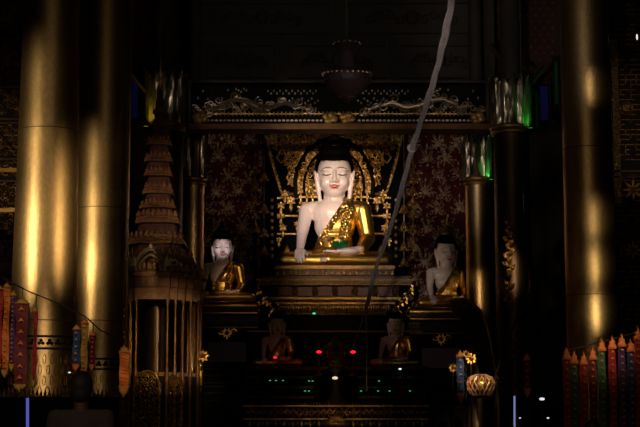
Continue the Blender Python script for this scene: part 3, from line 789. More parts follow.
# ================================================================== LOWER ALTAR
YA = 21.9
t = thing('stepped_altar', (P(335, 400, YA).x, YA+.6, 0), 'long dark stepped altar in front of the throne', 'altar')
m = MB(); m.rect(247, 330.5, 423, 332, YA+1.0, .12); m.build('gilt_rail', gold_dull, t)
for x in (262, 300, 372, 408): MB().rect(x-1, 332, x+1, 367, YA+1.04, .06).build('rail_post', dark_wood, t)
m = MB(); m.rect(243, 366.2, 429, 370, YA+.45, 1.1); m.build('top_shelf', gold_dark, t)
for k, (y, Yo) in enumerate(((376, .35), (386, .25), (396, .15))):
    for (xa, xb) in ((246, 314), (358, 427)):
        m = MB(); m.rect(xa, y, xb, y+2.5, YA+Yo, 1.2); st_ = m.build('step', gold_dark, t)
        m = MB(); m.rect(xa, y+2.5, xb, y+10.5, YA+Yo+.06, 1.0); m.build('riser', lac_black, st_)
m = MB(); m.rect(246, 370, 427, 376, YA+.5, 1.0); m.build('under_shelf', lac_black, t)
for s in (245, 424): MB().rect(s-1.5, 370, s+1.5, 440, YA+.12, .1).build('corner_post', dark_wood, t)
for y in (405, 418): MB().rect(243, y, 429, y+2, YA, .9).build('front_moulding', gold_dull, t)
a = P(244, 440, YA+.03); b = P(428, 407, YA+.03)
MB().box((a.x, YA+.04, 0), (b.x, YA+.8, b.z)).build('front_body', lac_black, t)
m = MB()
for i in range(62):
    q = P(245+i*3, 404.8, YA+.03); m.leaf(q.x, q.z, q.y, .05, .022, pi/2, .01)
m.build('spike_row', gold_dark, t)
m = MB()
for i in range(30):
    q = P(248+i*6.05, 412.5, YA+.02)
    m.tube([(q.x-.04, q.y, q.z-.06), (q.x+.04, q.y, q.z+.06)], .007, 4); m.tube([(q.x+.04, q.y, q.z-.06), (q.x-.04, q.y, q.z+.06)], .007, 4)
    m.spiral(q.x+.043, q.z, q.y, .035, 1.2, 1, i, .008); m.ell(q, (.018, .015, .02), 6, 4)
m.build('lattice_band', gold_carve, t)
m = MB()
for i in range(21):
    q = P(250+i*8.6, 424, YA-.0); m.leaf(q.x, q.z+.05, q.y, .10, .05, -pi/2, .02); m.spiral(q.x+.06, q.z, q.y, .03, 1.2, 1, i, .008)
m.build('pendant_row', gold_dull, t)
q = P(337, 424, YA-.05); m = MB().ell(q, (.2, .08, .07), 14, 8)
for k in range(7): m.leaf(q.x, q.z, q.y-.03, .17, .06, radians(30+k*20), .03)
m.build('centre_crest', gold_dull, t)
# dark central lamp stand in the niche
c = P(336, 400, YA+.15); t = thing('altar_lantern', (c.x, c.y, P(336, 404, YA+.15).z), 'tall dark lantern standing in the middle of the altar between two red lamps', 'lantern')
zb = P(336, 405, YA+.15).z; zt = P(336, 334, YA+.15).z; h = zt-zb
MB().lathe((c.x, c.y, zb), [(.16, 0), (.16, .06), (.10, .10), (.06, .2), (.05, h*.45), (.09, h*.48), (.12, h*.5), (.12, h*.52)], 20).build('stand', dark_wood, t, True)
MB().lathe((c.x, c.y, zb), [(.10, h*.52), (.14, h*.6), (.14, h*.75), (.09, h*.8)], 12).build('lantern_body', gold_dark, t, True)
MB().lathe((c.x, c.y, zb), [(.19, h*.8), (.12, h*.86), (.07, h*.9), (.03, h*.97), (.005, h*1.04)], 12).build('lantern_roof', gold_dark, t, True)
def lamp(px, py, Y, r, col, emit, label, shape='red', en=0, cat='lamp', group=None, name='altar_lamp', pole=False):
    p = P(px, py, Y); t = thing(name, p+Vector((0, 0, -r*1.6)), label, cat, group)
    em = mat('glow_%s' % shape, col, .4, emit=emit)
    hd = MB().lathe(p+Vector((0, 0, -r*1.6)), [(r*.9, 0), (r*.9, r*.3), (r*.35, r*.5), (r*.5, r)], 12).build('holder', dark_wood, t, True)
    MB().ell(p, (r*1.5, r, r*.8), 12, 8).build('bulb', em, hd, True)
    if pole: MB().lathe((p.x, p.y, 0), [(.03, 0), (.03, .03), (.008, .05), (.008, p.z-r*1.6)], 12).build('stand', dark_wood, t, True)
    if en: point('lamp_glow', p+Vector((0, -.12, .05)), en, col, .03)
for px, lab in ((319, 'left of the two red altar lamps beside the dark lantern'), (353, 'right of the two red altar lamps beside the dark lantern')):
    lamp(px, 352, YA+.35, .026, (1, .012, .012), 2.2, lab, 'red', .04)
    p = P(px, 352, YA+.35); b = P(px, 376, YA+.35)
    tt = thing('lamp_stand', b, 'slim stand under the %s red altar lamp' % ('left' if px < 330 else 'right'), 'stand')
    MB().lathe(b, [(.07, 0), (.06, .03), (.015, .05), (.015, (p.z-b.z)-.09), (.05, (p.z-b.z)-.075)], 12).build('stem', lac_red, tt, True)
lamp(275, 357.5, 22.25, .018, (1, .012, .015), 1.6, 'single red lamp at the knees of the small left statue', 'red', .008)
lamp(335, 378, YA+.1, .028, (1, .8, .5), .8, 'tiny warm lamp at the foot of the dark lantern', 'warm', .03)
lamp(400, 369, YA+.3, .016, (.6, .85, 1), 1.3, 'tiny bluish white lamp on the shelf edge at right', 'bluish')
lamp(314, 313.5, 24.52, .018, (.1, 1, .65), .9, 'tiny green lamp on the throne base moulding', 'teal')
gl = [(270, 383, 'leftmost tiny green lamp on the upper altar step'), (276, 383, 'second tiny green lamp from the left on the upper altar step'), (283, 383, 'third tiny green lamp from the left on the upper altar step'),
      (309, 383.5, 'left one of the close pair of tiny green lamps near the lantern, upper step'), (312.5, 383.5, 'right one of the close pair of tiny green lamps near the lantern, upper step'),
      (305, 393.5, 'left one of the two tiny green lamps on the lower left altar step'), (309, 393.5, 'right one of the two tiny green lamps on the lower left altar step'), (379, 383.5, 'only tiny green lamp on the upper step right of the lantern'),
      (389.5, 393.5, 'tiny green lamp on the lower right step, second from the right'), (378, 393.5, 'tiny green lamp on the lower right step, second from the lantern'), (361, 393.5, 'tiny green lamp on the lower right step, nearest the lantern'), (410, 393.5, 'rightmost tiny green lamp on the lower altar step')]
for x, y, lab in gl:
    lamp(x, y-2.5, YA+(.33 if y < 388 else .23), .011, (.05, .85, .35), .42, lab, 'green', group='tiny green lamps on the altar steps', name='step_lamp')
# ================================================================== TIERED TOWER (left)
YW = 20.5; CXW = 152
KX = P(CXW, 290, YW).x
def redent(w_, st, n, x=KX, y=None):
    "square of half-width w_ with n stepped corners of size st"
    y = YW+.65 if y is None else y
    q = []
    a = w_-n*st
    base = []
    for i in range(n+1):
        base.append((w_-i*st, a+i*st-0)) if False else None
    # first quadrant corner from +x side to +y side
    cor = []
    for i in range(n+1):
        cor.append((w_-i*st, a-st*0+i*st)); 
        if i < n: cor.append((w_-(i+1)*st, a+i*st))
    cor[0] = (w_, a)
    pts = []
    for k in range(4):
        c_, s_ = [(1, 0), (0, 1), (-1, 0), (0, -1)][k]
        for u, v in cor: pts.append((x+c_*u-s_*v, y+s_*u+c_*v))
    return pts
t = thing('tiered_tower', (KX, YW+.65, 0), 'tall maroon and gold tiered tower shrine right of the left gilded columns', 'shrine')
W = 48*pxm(YW); S = 7.5*pxm(YW)
def zz(py): return P(CXW, py, YW).z
for i, (y0, y1, k) in enumerate(((272, 276, 1.04), (276, 282, .98), (282, 286, 1.0), (286, 299, .96))):
    MB().plan(redent(W*k, S*k, 4), zz(y1), zz(y0)).build('cornice_tier', kiosk_gold, t)
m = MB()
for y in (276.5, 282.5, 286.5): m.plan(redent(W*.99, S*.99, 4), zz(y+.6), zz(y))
m.build('maroon_groove', lac_maroon, t)  # thin maroon strips along the cornice tiers
# posts at every step
out = redent(W*.92, S*.95, 4)
zb = 0
posts = []
cw = W*.92; st = S*.95; a_ = cw-4*st
for i in range(5):
    u, v = cw-i*st, a_+i*st
    for sx in (-1, 1):
        for (p_, q_) in ((u, v),):
            posts.append((KX+sx*p_, YW+.65-q_)); posts.append((KX+sx*p_, YW+.65+q_))
yb = P(CXW, 372, YW).z
for (x, y) in posts:
    MB().lathe((x, y, 0), [(.026, yb), (.026, yb+.05), (.016, yb+.07), (.016, zz(299)-.06), (.026, zz(299)-.04), (.026, zz(299))], 10).build('post', kiosk_gold, t, True)
    MB().lathe((x, y, 0), [(.032, 0), (.032, yb-.04), (.026, yb)], 10).build('lower_post', kiosk_gold, t, True)
MB().plan(redent(W*.93, S*.93, 4), yb-.05, yb).build('floor_tier', kiosk_gold, t)
MB().plan(redent(W*.86, S*.9, 4), 0, yb-.05).build('base_body', dark_wood, t)
MB().lathe((KX, YW+.65, yb), [(.17, 0), (.17, zz(299)-yb)], 20).build('inner_column', bronze_column, t, True)
def lattice_arch(x0, x1, ytop, ybot, Y, par):
    a = P(x0, ybot, Y); b = P(x1, ytop, Y); cx = (a.x+b.x)/2; hw = (b.x-a.x)/2; z0 = a.z; z1 = b.z-hw*1.3
    def inside(x, z):
        if z < z1: return abs(x-cx) < hw
        q = (z-z1)/(hw*1.3); return q < 1 and abs(x-cx) < hw*sqrt(max(0, 1-q*q))
    m = MB(); o = [(cx-hw, z0), (cx-hw, z1)]+[(cx-hw*cos(u), z1+hw*1.3*sin(u)) for u in [pi*i/12 for i in range(1, 12)]]+[(cx+hw, z1), (cx+hw, z0)]
    m.tube([(x, Y, z) for x, z in o], .018, 6); 
    z = z0
    while z < b.z:
        x = cx-hw+.03
        while x < cx+hw:
            if inside(x, z): m.spiral(x, z, Y, .035, 1.2, random.choice((-1, 1)), random.random()*6, .009)
            x += .062
        z += .062
    m.build('lattice_arch', gold_carve, par)
lattice_arch(133, 160, 371, 440, YW-.06, t)
lattice_arch(167, 182, 376, 440, YW+.1, t)
# upper tiers
up = [(262, 272, .80, 'm'), (254, 262, .86, 'k'), (241, 254, .56, 'm'), (235, 241, .62, 'k'), (219, 235, .42, 'm'), (212, 219, .48, 'k'), (203, 212, .34, 'm'), (199, 203, .40, 'k'), (188, 199, .27, 'm'), (182, 188, .33, 'k'),
      (170, 182, .24, 'm'), (165, 170, .31, 'k'), (155, 165, .24, 'm'), (150, 155, .31, 'k'), (138, 150, .20, 'm'), (133, 138, .28, 'k'), (118, 133, .13, 'm'), (114, 118, .17, 'k'), (104, 114, .11, 'm'), (100, 104, .15, 'k'), (90, 100, .09, 'm'), (80, 90, .06, 'm')]
for y0, y1, k, mm in up:
    q1 = redent(W*k, S*k*.8, 3); q2 = redent(W*k*.92, S*k*.8*.92, 3)
    MB().plan(q1, zz(y1), zz(y0), q2).build('roof_tier' if mm == 'k' else 'drum_tier', kiosk_gold if mm == 'k' else lac_maroon, t)
MB().lathe((KX, YW+.65, zz(80)), [(.05, 0), (.03, .1), (.045, .14), (.02, .2), (.03, .25), (.012, .3), (.006, .8), (.001, .95)], 12).build('spire', kiosk_gold, t, True)
# flame antefixes on the ledges
def antefix(m, x, y, z, h):
    m.leaf(x, z, y, h, h*.45, pi/2, .03)
    for s in (-1, 1): m.leaf(x, z, y, h*.6, h*.3, pi/2+s*.7, .02)
for (yl, k, n, h) in ((272, 1.0, 9, .17), (254, .82, 6, .12), (235, .6, 5, .12), (212, .46, 4, .11), (199, .38, 4, .08), (182, .31, 3, .09), (165, .29, 3, .08), (150, .29, 3, .08), (133, .26, 3, .07), (114, .16, 2, .06)):
    m = MB()
    for i in range(n):
        for s in (-1, 1):
            u = (i+.5)/n
            x = KX+s*W*k*u*.98; y = YW+.65-W*k*(1-max(0, u-.45)*.9)
            antefix(m, x, y+.02, zz(yl), h)
    ar = m.build('antefix_row', kiosk_gold, t); g_ = MB()
    for i in range(n*2):
        for s in (-1, 1):
            u = (i+.5)/(n*2); g_.ell((KX+s*W*k*u*.98, YW+.64-W*k*(1-max(0, u-.45)*.9), zz(yl)-.03), .013, 6, 4)
    g_.build('glass_stud', mirror_glass, ar)
m = MB(); yg = YW+.65-W*.99; zg = zz(271)
for k_, r_ in ((1, .034), (.72, .02)):
    m.tube([(KX-.02+.20*k_*cos(pi*i/14)*(1-.25*sin(pi*i/14)**6), yg, zg+.31*k_*sin(pi*i/14)) for i in range(15)], r_, 6)
m.leaf(KX-.02, zg+.28, yg, .12, .07, pi/2, .04)
for s_ in (-1, 1):
    for k in range(5): m.leaf(KX-.02+s_*(.20+.02*k), zg+.02*k, yg-.01, .26-.03*k, .08, pi/2-s_*(.15+.27*k), .03)
    m.spiral(KX-.02+s_*.36, zg+.07, yg, .06, 1.3, s_, 0, .018)
m.build('arch_gable', mat('pale_gilt', (.42, .32, .20), .42, .5), t)
m = MB()
for i in range(9):
    for s in (-1, 1): m.ell((KX+s*W*(i+.5)/9.5, YW+.65-W*(1-max(0, (i+.5)/9-.45)*.9), zz(270)), .017, 6, 4)
m.build('glass_stud', mirror_glass, t)

# ================================================================== CHANDELIER
YH = 19.0; c = P(347, 100, YH)
t = thing('chandelier', (c.x, YH, P(347, 103, YH).z), 'unlit beaded crystal chandelier hanging in front of the carved lintel', 'chandelier')
zc = lambda py: P(347, py, YH).z
MB().tube([(c.x, YH, zc(72)), (c.x, YH, 9.2)], .012, 6).build('chain', dark_wood, t)
bowl_ = MB().lathe((c.x, YH, 0), [(.005, zc(103)), (.09, zc(99)), (.20, zc(92)), (.29, zc(84)), (.315, zc(79)), (.30, zc(75)), (.2, zc(72)), (.10, zc(62)), (.09, zc(52)), (.17, zc(45)), (.02, zc(41))], 28).build('crystal_bowl', crystal, t, True)
m = MB()
for k in range(28):
    a = 2*pi*k/28; m.ell((c.x+.32*cos(a), YH+.32*sin(a), zc(77)+.05*abs(sin(a/2+pi/4))), .013, 6, 4)
for k in range(14):
    a = 2*pi*k/14; m.ell((c.x+.175*cos(a), YH+.175*sin(a), zc(44)), .010, 6, 4)
m.build('bead_ring', mat('amber_bead', (.95, .65, .4), .35, .2), t)
m = MB()
for k in range(24):
    a = 2*pi*k/24
    for j in range(5): 
        rr_ = .31-.05*j; m.ell((c.x+rr_*cos(a), YH+rr_*sin(a), zc(80+j*4)-.01), (.012, .012, .025), 5, 4)
m.build('crystal_drop', crystal, bowl_)
# ================================================================== LONG WHITE CLOTH ROPE
pts = [(456, -30, 9), (452, 0, 10), (444, 40, 11.2), (434, 80, 12.4), (422, 118, 13.6), (412, 150, 14.8), (404, 180, 16), (396, 210, 17.2), (386, 240, 18.5), (374, 275, 20), (366, 312, 21.2)]
t = thing('ceiling_rope', P(366, 312, 21.2), 'long grey white twisted cloth rope slanting down from the ceiling to the altar', 'rope')
Q = [P(*p) for p in pts]
def cr(Q, n=6):
    out = []
    for i in range(len(Q)-1):
        p0 = Q[max(i-1, 0)]; p1 = Q[i]; p2 = Q[i+1]; p3 = Q[min(i+2, len(Q)-1)]
        for k in range(n):
            u = k/n; out.append(.5*((2*p1)+(p2-p0)*u+(2*p0-5*p1+4*p2-p3)*u*u+(3*p1-p0-3*p2+p3)*u**3))
    return out+[Q[-1]]
path = cr(Q)
m = MB(); n = len(path)
for j in range(3):
    pp = []
    for i, p in enumerate(path):
        a = i*.55+j*2.1; r = .014; pp.append(p+Vector((r*cos(a), r*sin(a), 0)))
    m.tube(pp, [.0165+.003*sin(i*.7) for i in range(n)], 8)
m.build('twisted_cloth', rope_cloth, t, True)
k1 = P(412, 148, 14.8); m = MB().ell(k1, (.05, .045, .05), 10, 8); m.build('knot', rope_cloth, t, True)
for q, lab in (((352, 350, 21.6), 'a'), ((366.5, 392, 21.6), 'b')):
    e = P(*q); s_ = P(366 if lab == 'b' else 365, 311, 21.2)
    MB().tube([s_, (s_+e)/2+Vector((.01, 0, .01)), e], .008, 6).build('thread_end', rope_cloth, t, True)

# ================================================================== BANNERS
def cloth_strip(px, y0, y1, hw, Y, colA, colB, label, peak=8, tip=10, topc=None, group=None, pattern=True, name='hanging_banner', lean=0, hang=0):
    top = P(px, y0, Y); t = thing(name, top, label, 'banner', group)
    if hang: MB().tube([top+Vector((0, 0, -.01)), (top.x, Y, 9.2 if hang > 400 else P(px, y0-hang, Y).z)], .004, 5).build('hanging_loop', cloth_dark, t)
    z0 = P(px, y0+peak, Y).z; z1 = P(px, y1-tip, Y).z; x = top.x; h = hw*pxm(Y)
    ma = mat('cloth_%d_%d_%d' % tuple(int(c*100) for c in colA), colA, .75, 0, noise=.25, nscale=20)
    mb_ = mat('cloth_%d_%d_%d' % tuple(int(c*100) for c in colB), colB, .6, .2, noise=.25, nscale=20)
    mt_ = mat('cloth_%d_%d_%d' % tuple(int(c*100) for c in (topc or colB)), topc or colB, .6, .2, noise=.25, nscale=20)
    n = 10; vs = []; fs = []
    for i in range(n+1):
        z = z0+(z1-z0)*i/n
        for sgn in (-1, 1):
            for d in (-.006, .006): vs.append((x+sgn*h+lean*(i/n)*h, Y+d+.025*sin(i*.9+sgn), z))
    for i in range(n):
        a = i*4; b = a+4
        fs += [(a, a+2, b+2, b), (a+1, b+1, b+3, a+3), (a, b, b+1, a+1), (a+2, a+3, b+3, b+2)]
    fs += [(0, 1, 3, 2), (n*4, n*4+2, n*4+3, n*4+1)]
    cl_ = MB().add(vs, fs).build('cloth', ma, t)
    MB().prism([(x+h*u, z0+(top.z-z0)*q) for u, q in ((-1.12, 0), (-1.15, .22), (-.72, .36), (-.85, .55), (-.42, .62), (0, 1), (.42, .62), (.85, .55), (.72, .36), (1.15, .22), (1.12, 0))], Y-.03, Y+.02, .01).build('peak', mt_, t)
    bz = P(px, y1, Y).z; xl = x+lean*h
    MB().prism([(xl-h*1.1, z1), (xl+h*1.1, z1), (xl+h*.8, z1+(bz-z1)*.5), (xl, bz), (xl-h*.8, z1+(bz-z1)*.5)], Y-.03, Y+.02, .008).build('pointed_tip', mt_, t)
    if pattern:
        m = MB(); k = max(2, int((z0-z1)/(h*1.7)))
        for i in range(k):
            z = z0+(z1-z0)*(i+.5)/k; xx = x+lean*h*(i+.5)/k
            m.prism([(xx-h*.5, z-h*.2), (xx, z+h*.5), (xx+h*.5, z-h*.2), (xx, z-h*.0)], Y-.042, Y-.032)
        m.build('motif', mb_, cl_)
    return t
OR = (.75, .20, .03); RD = (.40, .02, .02); BL = (.03, .07, .20); GD = (.55, .32, .05); MR = (.16, .02, .03); GN = (.05, .16, .07); YL = (.6, .45, .1); DK = (.05, .02, .03); PU = (.08, .03, .14)
bn = [(-1, 284, 372, 4.5, RD, OR, 'red banner with orange motifs cut by the left photo edge'),
      (7.5, 282, 378, 3.2, OR, YL, 'narrow orange banner with yellow tip near the left photo edge'),
      (14, 290, 372, 2.6, PU, GD, 'narrow purple banner between the orange and the dark red ones at left'),
      (22.5, 298, 392, 6.2, MR, OR, 'broad dark red banner with orange zigzags in front of the widest column'),
      (36, 306, 388, 1.8, RD, MR, 'thin plain red ribbon banner right of the zigzag banner'),
      (77, 324, 372, 3.6, BL, GD, 'blue banner above the head of the person at left'),
      (85, 318, 378, 3.2, GD, YL, 'gold banner between the blue and the dark red ones'),
      (93, 330, 372, 2.6, MR, OR, 'dark red banner right of the gold one in front of the second column')]
for px, y0, y1, hw, a, b, lab in bn:
    cloth_strip(px, y0, y1, hw, 13.2, a, b, lab, peak=6, tip=8, topc=(OR if px > 60 else GD), pattern=hw > 2, hang={36: 12, 93: 8, 77: 14, 22.5: 11, 14: 7, 85: 3}.get(px, 0))
cl = [(-12, 272), (8, 281), (30, 292), (50, 300), (64, 306), (86, 317), (100, 330), (116, 338)]
tag(MB().tube([P(x, y, 13.25) for x, y in cl], .007, 6).build('strung_line', cloth_dark, None, loc=tuple(P(30, 292, 13.25))), 'dark cord strung across the left columns carrying the banners', 'cord')
cloth_strip(124.5, 344, 398, 4.6, 15, OR, (.8, .3, .05), 'bright orange pointed banner hanging beside the tower shrine', peak=9, tip=12, topc=(.8, .33, .06), pattern=False, lean=0)
b_ = P(124.5, 345, 15); m = MB().tube([b_, (b_.x, 15, 9.2)], .006, 5)
tag(m.build('banner_thread', cloth_dark, None, loc=tuple(P(124.5, 345, 15))), 'thin thread with white beads holding the bright orange banner', 'thread')
m = MB()
for y in (310, 316, 332, 337): m.ell(P(124.5, y, 14.97), .013, 6, 4)
tag(m.build('bead_string', mat('white_bead', (.6, .6, .6), .4), None, loc=tuple(P(124.5, 332, 15))), 'four white beads above the bright orange banner', 'beads')
tb = cloth_strip(460, 350, 404, 3.8, 20.4, BL, GD, 'blue hanging banner with a chain of gold diamonds at right', peak=7, tip=11, topc=(.6, .25, .06))
tag(MB().tube([P(460, 351, 20.4), P(461, 306, 20.4)], .006, 5).build('banner_thread', cloth_dark, None, loc=tuple(P(460, 351, 20.4))), 'thin thread holding the blue banner with gold diamonds', 'thread')
rbn = [(566, 346, RD, 'leftmost banner of the right row, dark red'), (573.5, 350, GN, 'green banner second from the left of the right row'), (583, 351, RD, 'red banner with orange peak at the right edge of the lone column'),
       (592, 346, MR, 'maroon banner in front of the lone column foot'), (601, 337, GN, 'green banner with a tall orange peak right of the lone column'), (611.5, 335, RD, 'red banner with the peak just below the column shaft edge at right'),
       (621, 333, PU, 'purple banner third from the right photo edge'), (630, 338, BL, 'blue banner second from the right photo edge'), (637, 326, RD, 'tallest red banner at the right photo edge')]
for px, y0, c_, lab in rbn:
    cloth_strip(px, y0, 446, 3.75, 15.5, c_, GD, lab, peak=14, tip=12, topc=(.80, .24, .05), pattern=True)
cloth_strip(526.5, 352, 398, 3.4, 15.5, MR, OR, 'single narrow orange and maroon banner left of the right row', peak=9, tip=10, hang=500)
a, b = P(562, 352, 15.55), P(645, 330, 15.55)
tag(MB().tube([a, (a+b)/2, b], .010, 6).build('strung_line', cloth_dark, None, loc=tuple(a)), 'dark cord carrying the row of banners at right', 'cord')

# ================================================================== RIGHT SIDE: tree ornament, wall ornament, carved doors
YF = 20.6
t = thing('filigree_tree', (P(530, 400, YF).x, YF+.2, 0), 'dark triangular filigree votive tree between the right columns', 'ornament')
MB().tube([(P(530, 400, YF).x, YF+.1, 0), P(530, 296, YF+.1)], .04, 8).build('trunk', dark_wood, t)
m = MB()
for j in range(11):
    y = 298+j*8.5; hw = 3+j*3.2
    for i in range(-int(hw//6)-1, int(hw//6)+2):
        x = 530+i*6
        if abs(x-530) > hw: continue
        p = P(x+random.uniform(-1, 1), y+abs(i)*1.2, YF); m.spiral(p.x, p.z, p.y, .055, 1.3, 1 if i > 0 else -1, random.random()*6, .011); m.leaf(p.x, p.z, p.y-.02, .09, .04, random.random()*6, .02)
for s in (-1, 1):
    m.tube([P(530+s*u*38, 296+u*92-10*sin(pi*u), YF) for u in [i/8 for i in range(9)]], .02, 6)
m.build('filigree', mat('dark_gilt', (.05, .034, .016), .55, .4), t)  # one very dark gilt tone over the whole filigree
MB().lathe(P(530, 298, YF+.05), [(.05, -.05), (.04, .05), (.015, .12), (.01, .35), (.002, .42)], 10).build('finial', gold_dull, t, True)
YG = 21.6
t = thing('flame_wall_ornament', P(509, 300, YG), 'pair of gold flame carvings running up the dark outer column at right', 'ornament')
for (ya, yb_) in ((225, 275), (286, 304)):
    m = MB(); y = ya; k = 0
    while y < yb_:
        p = P(508.5+1.5*sin(k*1.3), y, YG); m.leaf(p.x, p.z, p.y, .10+.03*(k % 2), .055, radians(90+(-1)**k*35), .02); m.leaf(p.x, p.z, p.y, .08, .04, radians(-60*(-1)**k), .02); m.spiral(p.x+.03*(-1)**k, p.z, p.y, .035, 1.2, 1, k, .010); y += 4.2; k += 1
    m.build('flame_carving', gold_carve, t)
YB = 21.75
t = thing('curved_balustrade', (P(486, 400, YB).x, YB+.05, 0), 'dark curved balustrade sweeping down from the right throne past the gold basket', 'balustrade')
edge = [(452, 300), (463, 299), (473, 303), (481, 312), (486, 324), (490, 340), (493, 358), (496, 378), (498, 400), (499, 440)]
inner = [(499-14, 440), (484, 400), (481, 378), (477, 358), (472, 340), (466, 326), (460, 316), (452, 310)]
pe = [P(x, y, YB) for x, y in edge+inner]
z_low = 0
pts_ = [(v.x, max(v.z, 0)) for v in pe]; pts_[9] = (pe[9].x, 0); pts_[10] = (pe[10].x, 0)
n_ = len(edge); bm_ = MB()
for i in range(n_-1):
    j = n_*2-3-i if i < len(inner)-1 else n_
for i in range(8):
    a1 = pts_[i]; a2 = pts_[i+1]; b1 = pts_[17-i] ; b2 = pts_[max(17-i-1, 10)]
    if i == 7: b1 = pts_[10+0+1]; b2 = pts_[10+1]
    bm_.prism([a1, a2, b2, b1] if a2 != b2 else [a1, a2, b1], YB, YB+.10)
a1 = pts_[8]; bm_.prism([pts_[8], pts_[9], pts_[10], pts_[11]], YB, YB+.10)
bm_.build('balustrade_body', dark_wood, t)
m = MB().tube([(x, YB, z) for x, z in pts_[:10]], .022, 6); m.build('gilt_edge', gold_dull, t)
m = MB()
for k in range(22):
    u = k/21*7.6; i = int(u); f = u-i; x = (pts_[i][0]*(1-f)+pts_[i+1][0]*f)-.06; z = (pts_[i][1]*(1-f)+pts_[i+1][1]*f)-.05
    m.spiral(x, z, YB-.01, .035, 1.2, 1, k, .009)
m.build('scroll_relief', gold_dark, t)
# gold basket cone, and gilt flowers
p = P(481, 398, YF); t = thing('woven_basket', p, 'bright gold woven basket at the foot of the right outer column', 'basket')
m = MB()
prof = [(.08, 0), (.12, .03), (.17, .10), (.19, .20), (.15, .28), (.06, .32)]
MB().lathe(p, prof, 20).build('basket_body', gold_leaf, t, True)
for k in range(16):
    a = 2*pi*k/16
    for sg in (-1, 1): m.tube([(p.x+(r+.006)*cos(a+sg*z*2.6), p.y+(r+.006)*sin(a+sg*z*2.6), p.z+z) for r, z in prof[1:]], .008, 4)
m.build('weave', mat('weave_gilt', (.95, .65, .38), .4, .6), t)
def flower(px, py, Y, r, label, name='gilt_flower'):
    p = P(px, py, Y); t = thing(name, (p.x, p.y, 0), label, 'flower')
    MB().tube([(p.x, p.y+.03, 0), p+Vector((0, .03, 0))], .008, 6).build('stem', dark_wood, t)
    for k in range(8):
        m = MB(); a = k*pi/4; m.leaf(p.x+r*.2*cos(a), p.z+r*.2*sin(a), p.y-.01*(k % 2), r, r*.55, a, r*.3); m.build('petal', gold_leaf, t)
    MB().ell((p.x, p.y-.02, p.z), (r*.35, r*.3, r*.35), 10, 6).build('flower_centre', gold_sash, t, True)
flower(203, 356, 21.2, .085, 'largest gilt flower beside the tower posts at left')
flower(198.5, 366, 21.3, .05, 'small gilt flower below the largest one at left')
flower(199, 390, 21.3, .045, 'lowest gilt flower beside the tower posts')
flower(471, 359, YF, .075, 'gilt flower just right of the blue banner')
flower(466, 354, YF+.1, .05, 'smaller gilt flower touching the top of the blue banner')
flower(453, 368, YF, .06, 'gilt flower just left of the blue banner')
p = P(199, 378, 21.2); t = thing('gold_plaque', p, 'small upright gold plaque beside the tower posts', 'plaque')
MB().rect(196.5, 371, 201.5, 385, 21.2, .04).build('plaque_board', gold_leaf, t)
MB().ell(P(199, 378, 21.19), (.02, .01, .05), 8, 6).build('plaque_boss', gold_sash, t)
# carved door behind the right column
def carved_wall(x0, x1, Y, label, seed, lines):
    random.seed(seed)
    t = thing('carved_screen', (P((x0+x1)/2, 400, Y).x, Y, 0), label, 'screen')
    a = P(x0, 0, Y); b = P(x1, 0, Y)
    MB().box((a.x, Y, 0), (b.x, Y+.1, 9.1)).build('screen_board', dark_wood, t)
    for y in lines: MB().rect(x0, y, x1, y+2, Y-.05, .05).build('cross_rail', mid_wood, t)
    m = MB()
    ys = [0]+list(lines)+[430]
    for y0, y1 in zip(ys, ys[1:]):
        y = y0+6
        while y < y1-4:
            x = x0+4
            while x < x1:
                if random.random() < .75:
                    p = P(x, y, Y-.01)
                    if seed % 2: 
                        m.rect(x-2.2, y-2, x+2.2, y-1.2, Y-.03, .03); 
                        if random.random() < .5: m.rect(x-2.2, y-2, x-1.5, y+2, Y-.03, .03)
                    else: m.spiral(p.x, p.z, p.y, .045, 1.3, random.choice((-1, 1)), random.random()*6, .011)
                x += 5.2
            y += 5
    m.build('screen_relief', gold_dull, t)
    return t
t = carved_wall(608, 664, 21, 'dark carved screen with fret panels behind the lone right column', 3, (170, 176, 232, 300, 340))
m = MB(); m.rect(613, 40, 619.5, 205, 20.95, .05)
m.build('gilt_stile', mosaic('gilt_stile', (.55, .42, .22), (.2, .13, .06), .4, .7, 40, .6), t)
for cx, cy, r in ((633, 190, 15), (633, 250, 13), (626, 108, 6)):
    m = MB(); m.tube([P(cx+r*cos(u), cy+r*sin(u), 20.93) for u in [2*pi*i/20 for i in range(21)]], .022, 6)
    for k in range(8): p = P(cx, cy, 20.93); m.leaf(p.x, p.z, p.y, r*.012, .06, k*pi/4, .02)
    m.build('roundel', gold_dull, t)
p = P(637, 37, 19); t = thing('pendant_lamp', p, 'tiny white lamp glinting at the upper right edge', 'lamp')
MB().ell(p, (.012, .012, .04), 8, 8).build('bulb', mat('white_glow', (1, .9, .8), .4, emit=1.0), t); MB().tube([p+Vector((0, 0, .04)), (p.x, p.y, 9.2)], .004, 4).build('cord', cloth_dark, t)
carved_wall(-30, 27, 20, 'dark carved screen with scroll panels behind the widest column at the left edge', 4, (38, 86, 118, 122, 158, 180, 240))
m = MB()
for i in range(10):
    p = P(1+i*2.4, 147+1.2*sin(i*2), 19.9); m.spiral(p.x, p.z, p.y, .022, 1.0, 1 if i % 2 else -1, i, .008)
tag(m.build('scroll_crest', gold_leaf, None, loc=tuple(P(10, 147, 19.9))), 'small gold scroll ornament on the screen at the left edge', 'ornament')
for y, lab in ((168, 'upper'), (208, 'lower')):
    tag(MB().rect(-20, y, 24, y+4, 19.9, .06).build('gilt_rail', gold_leaf, None, loc=tuple(P(5, y, 19.9))), lab+' one of the two gold rails on the screen at the left edge', 'rail')

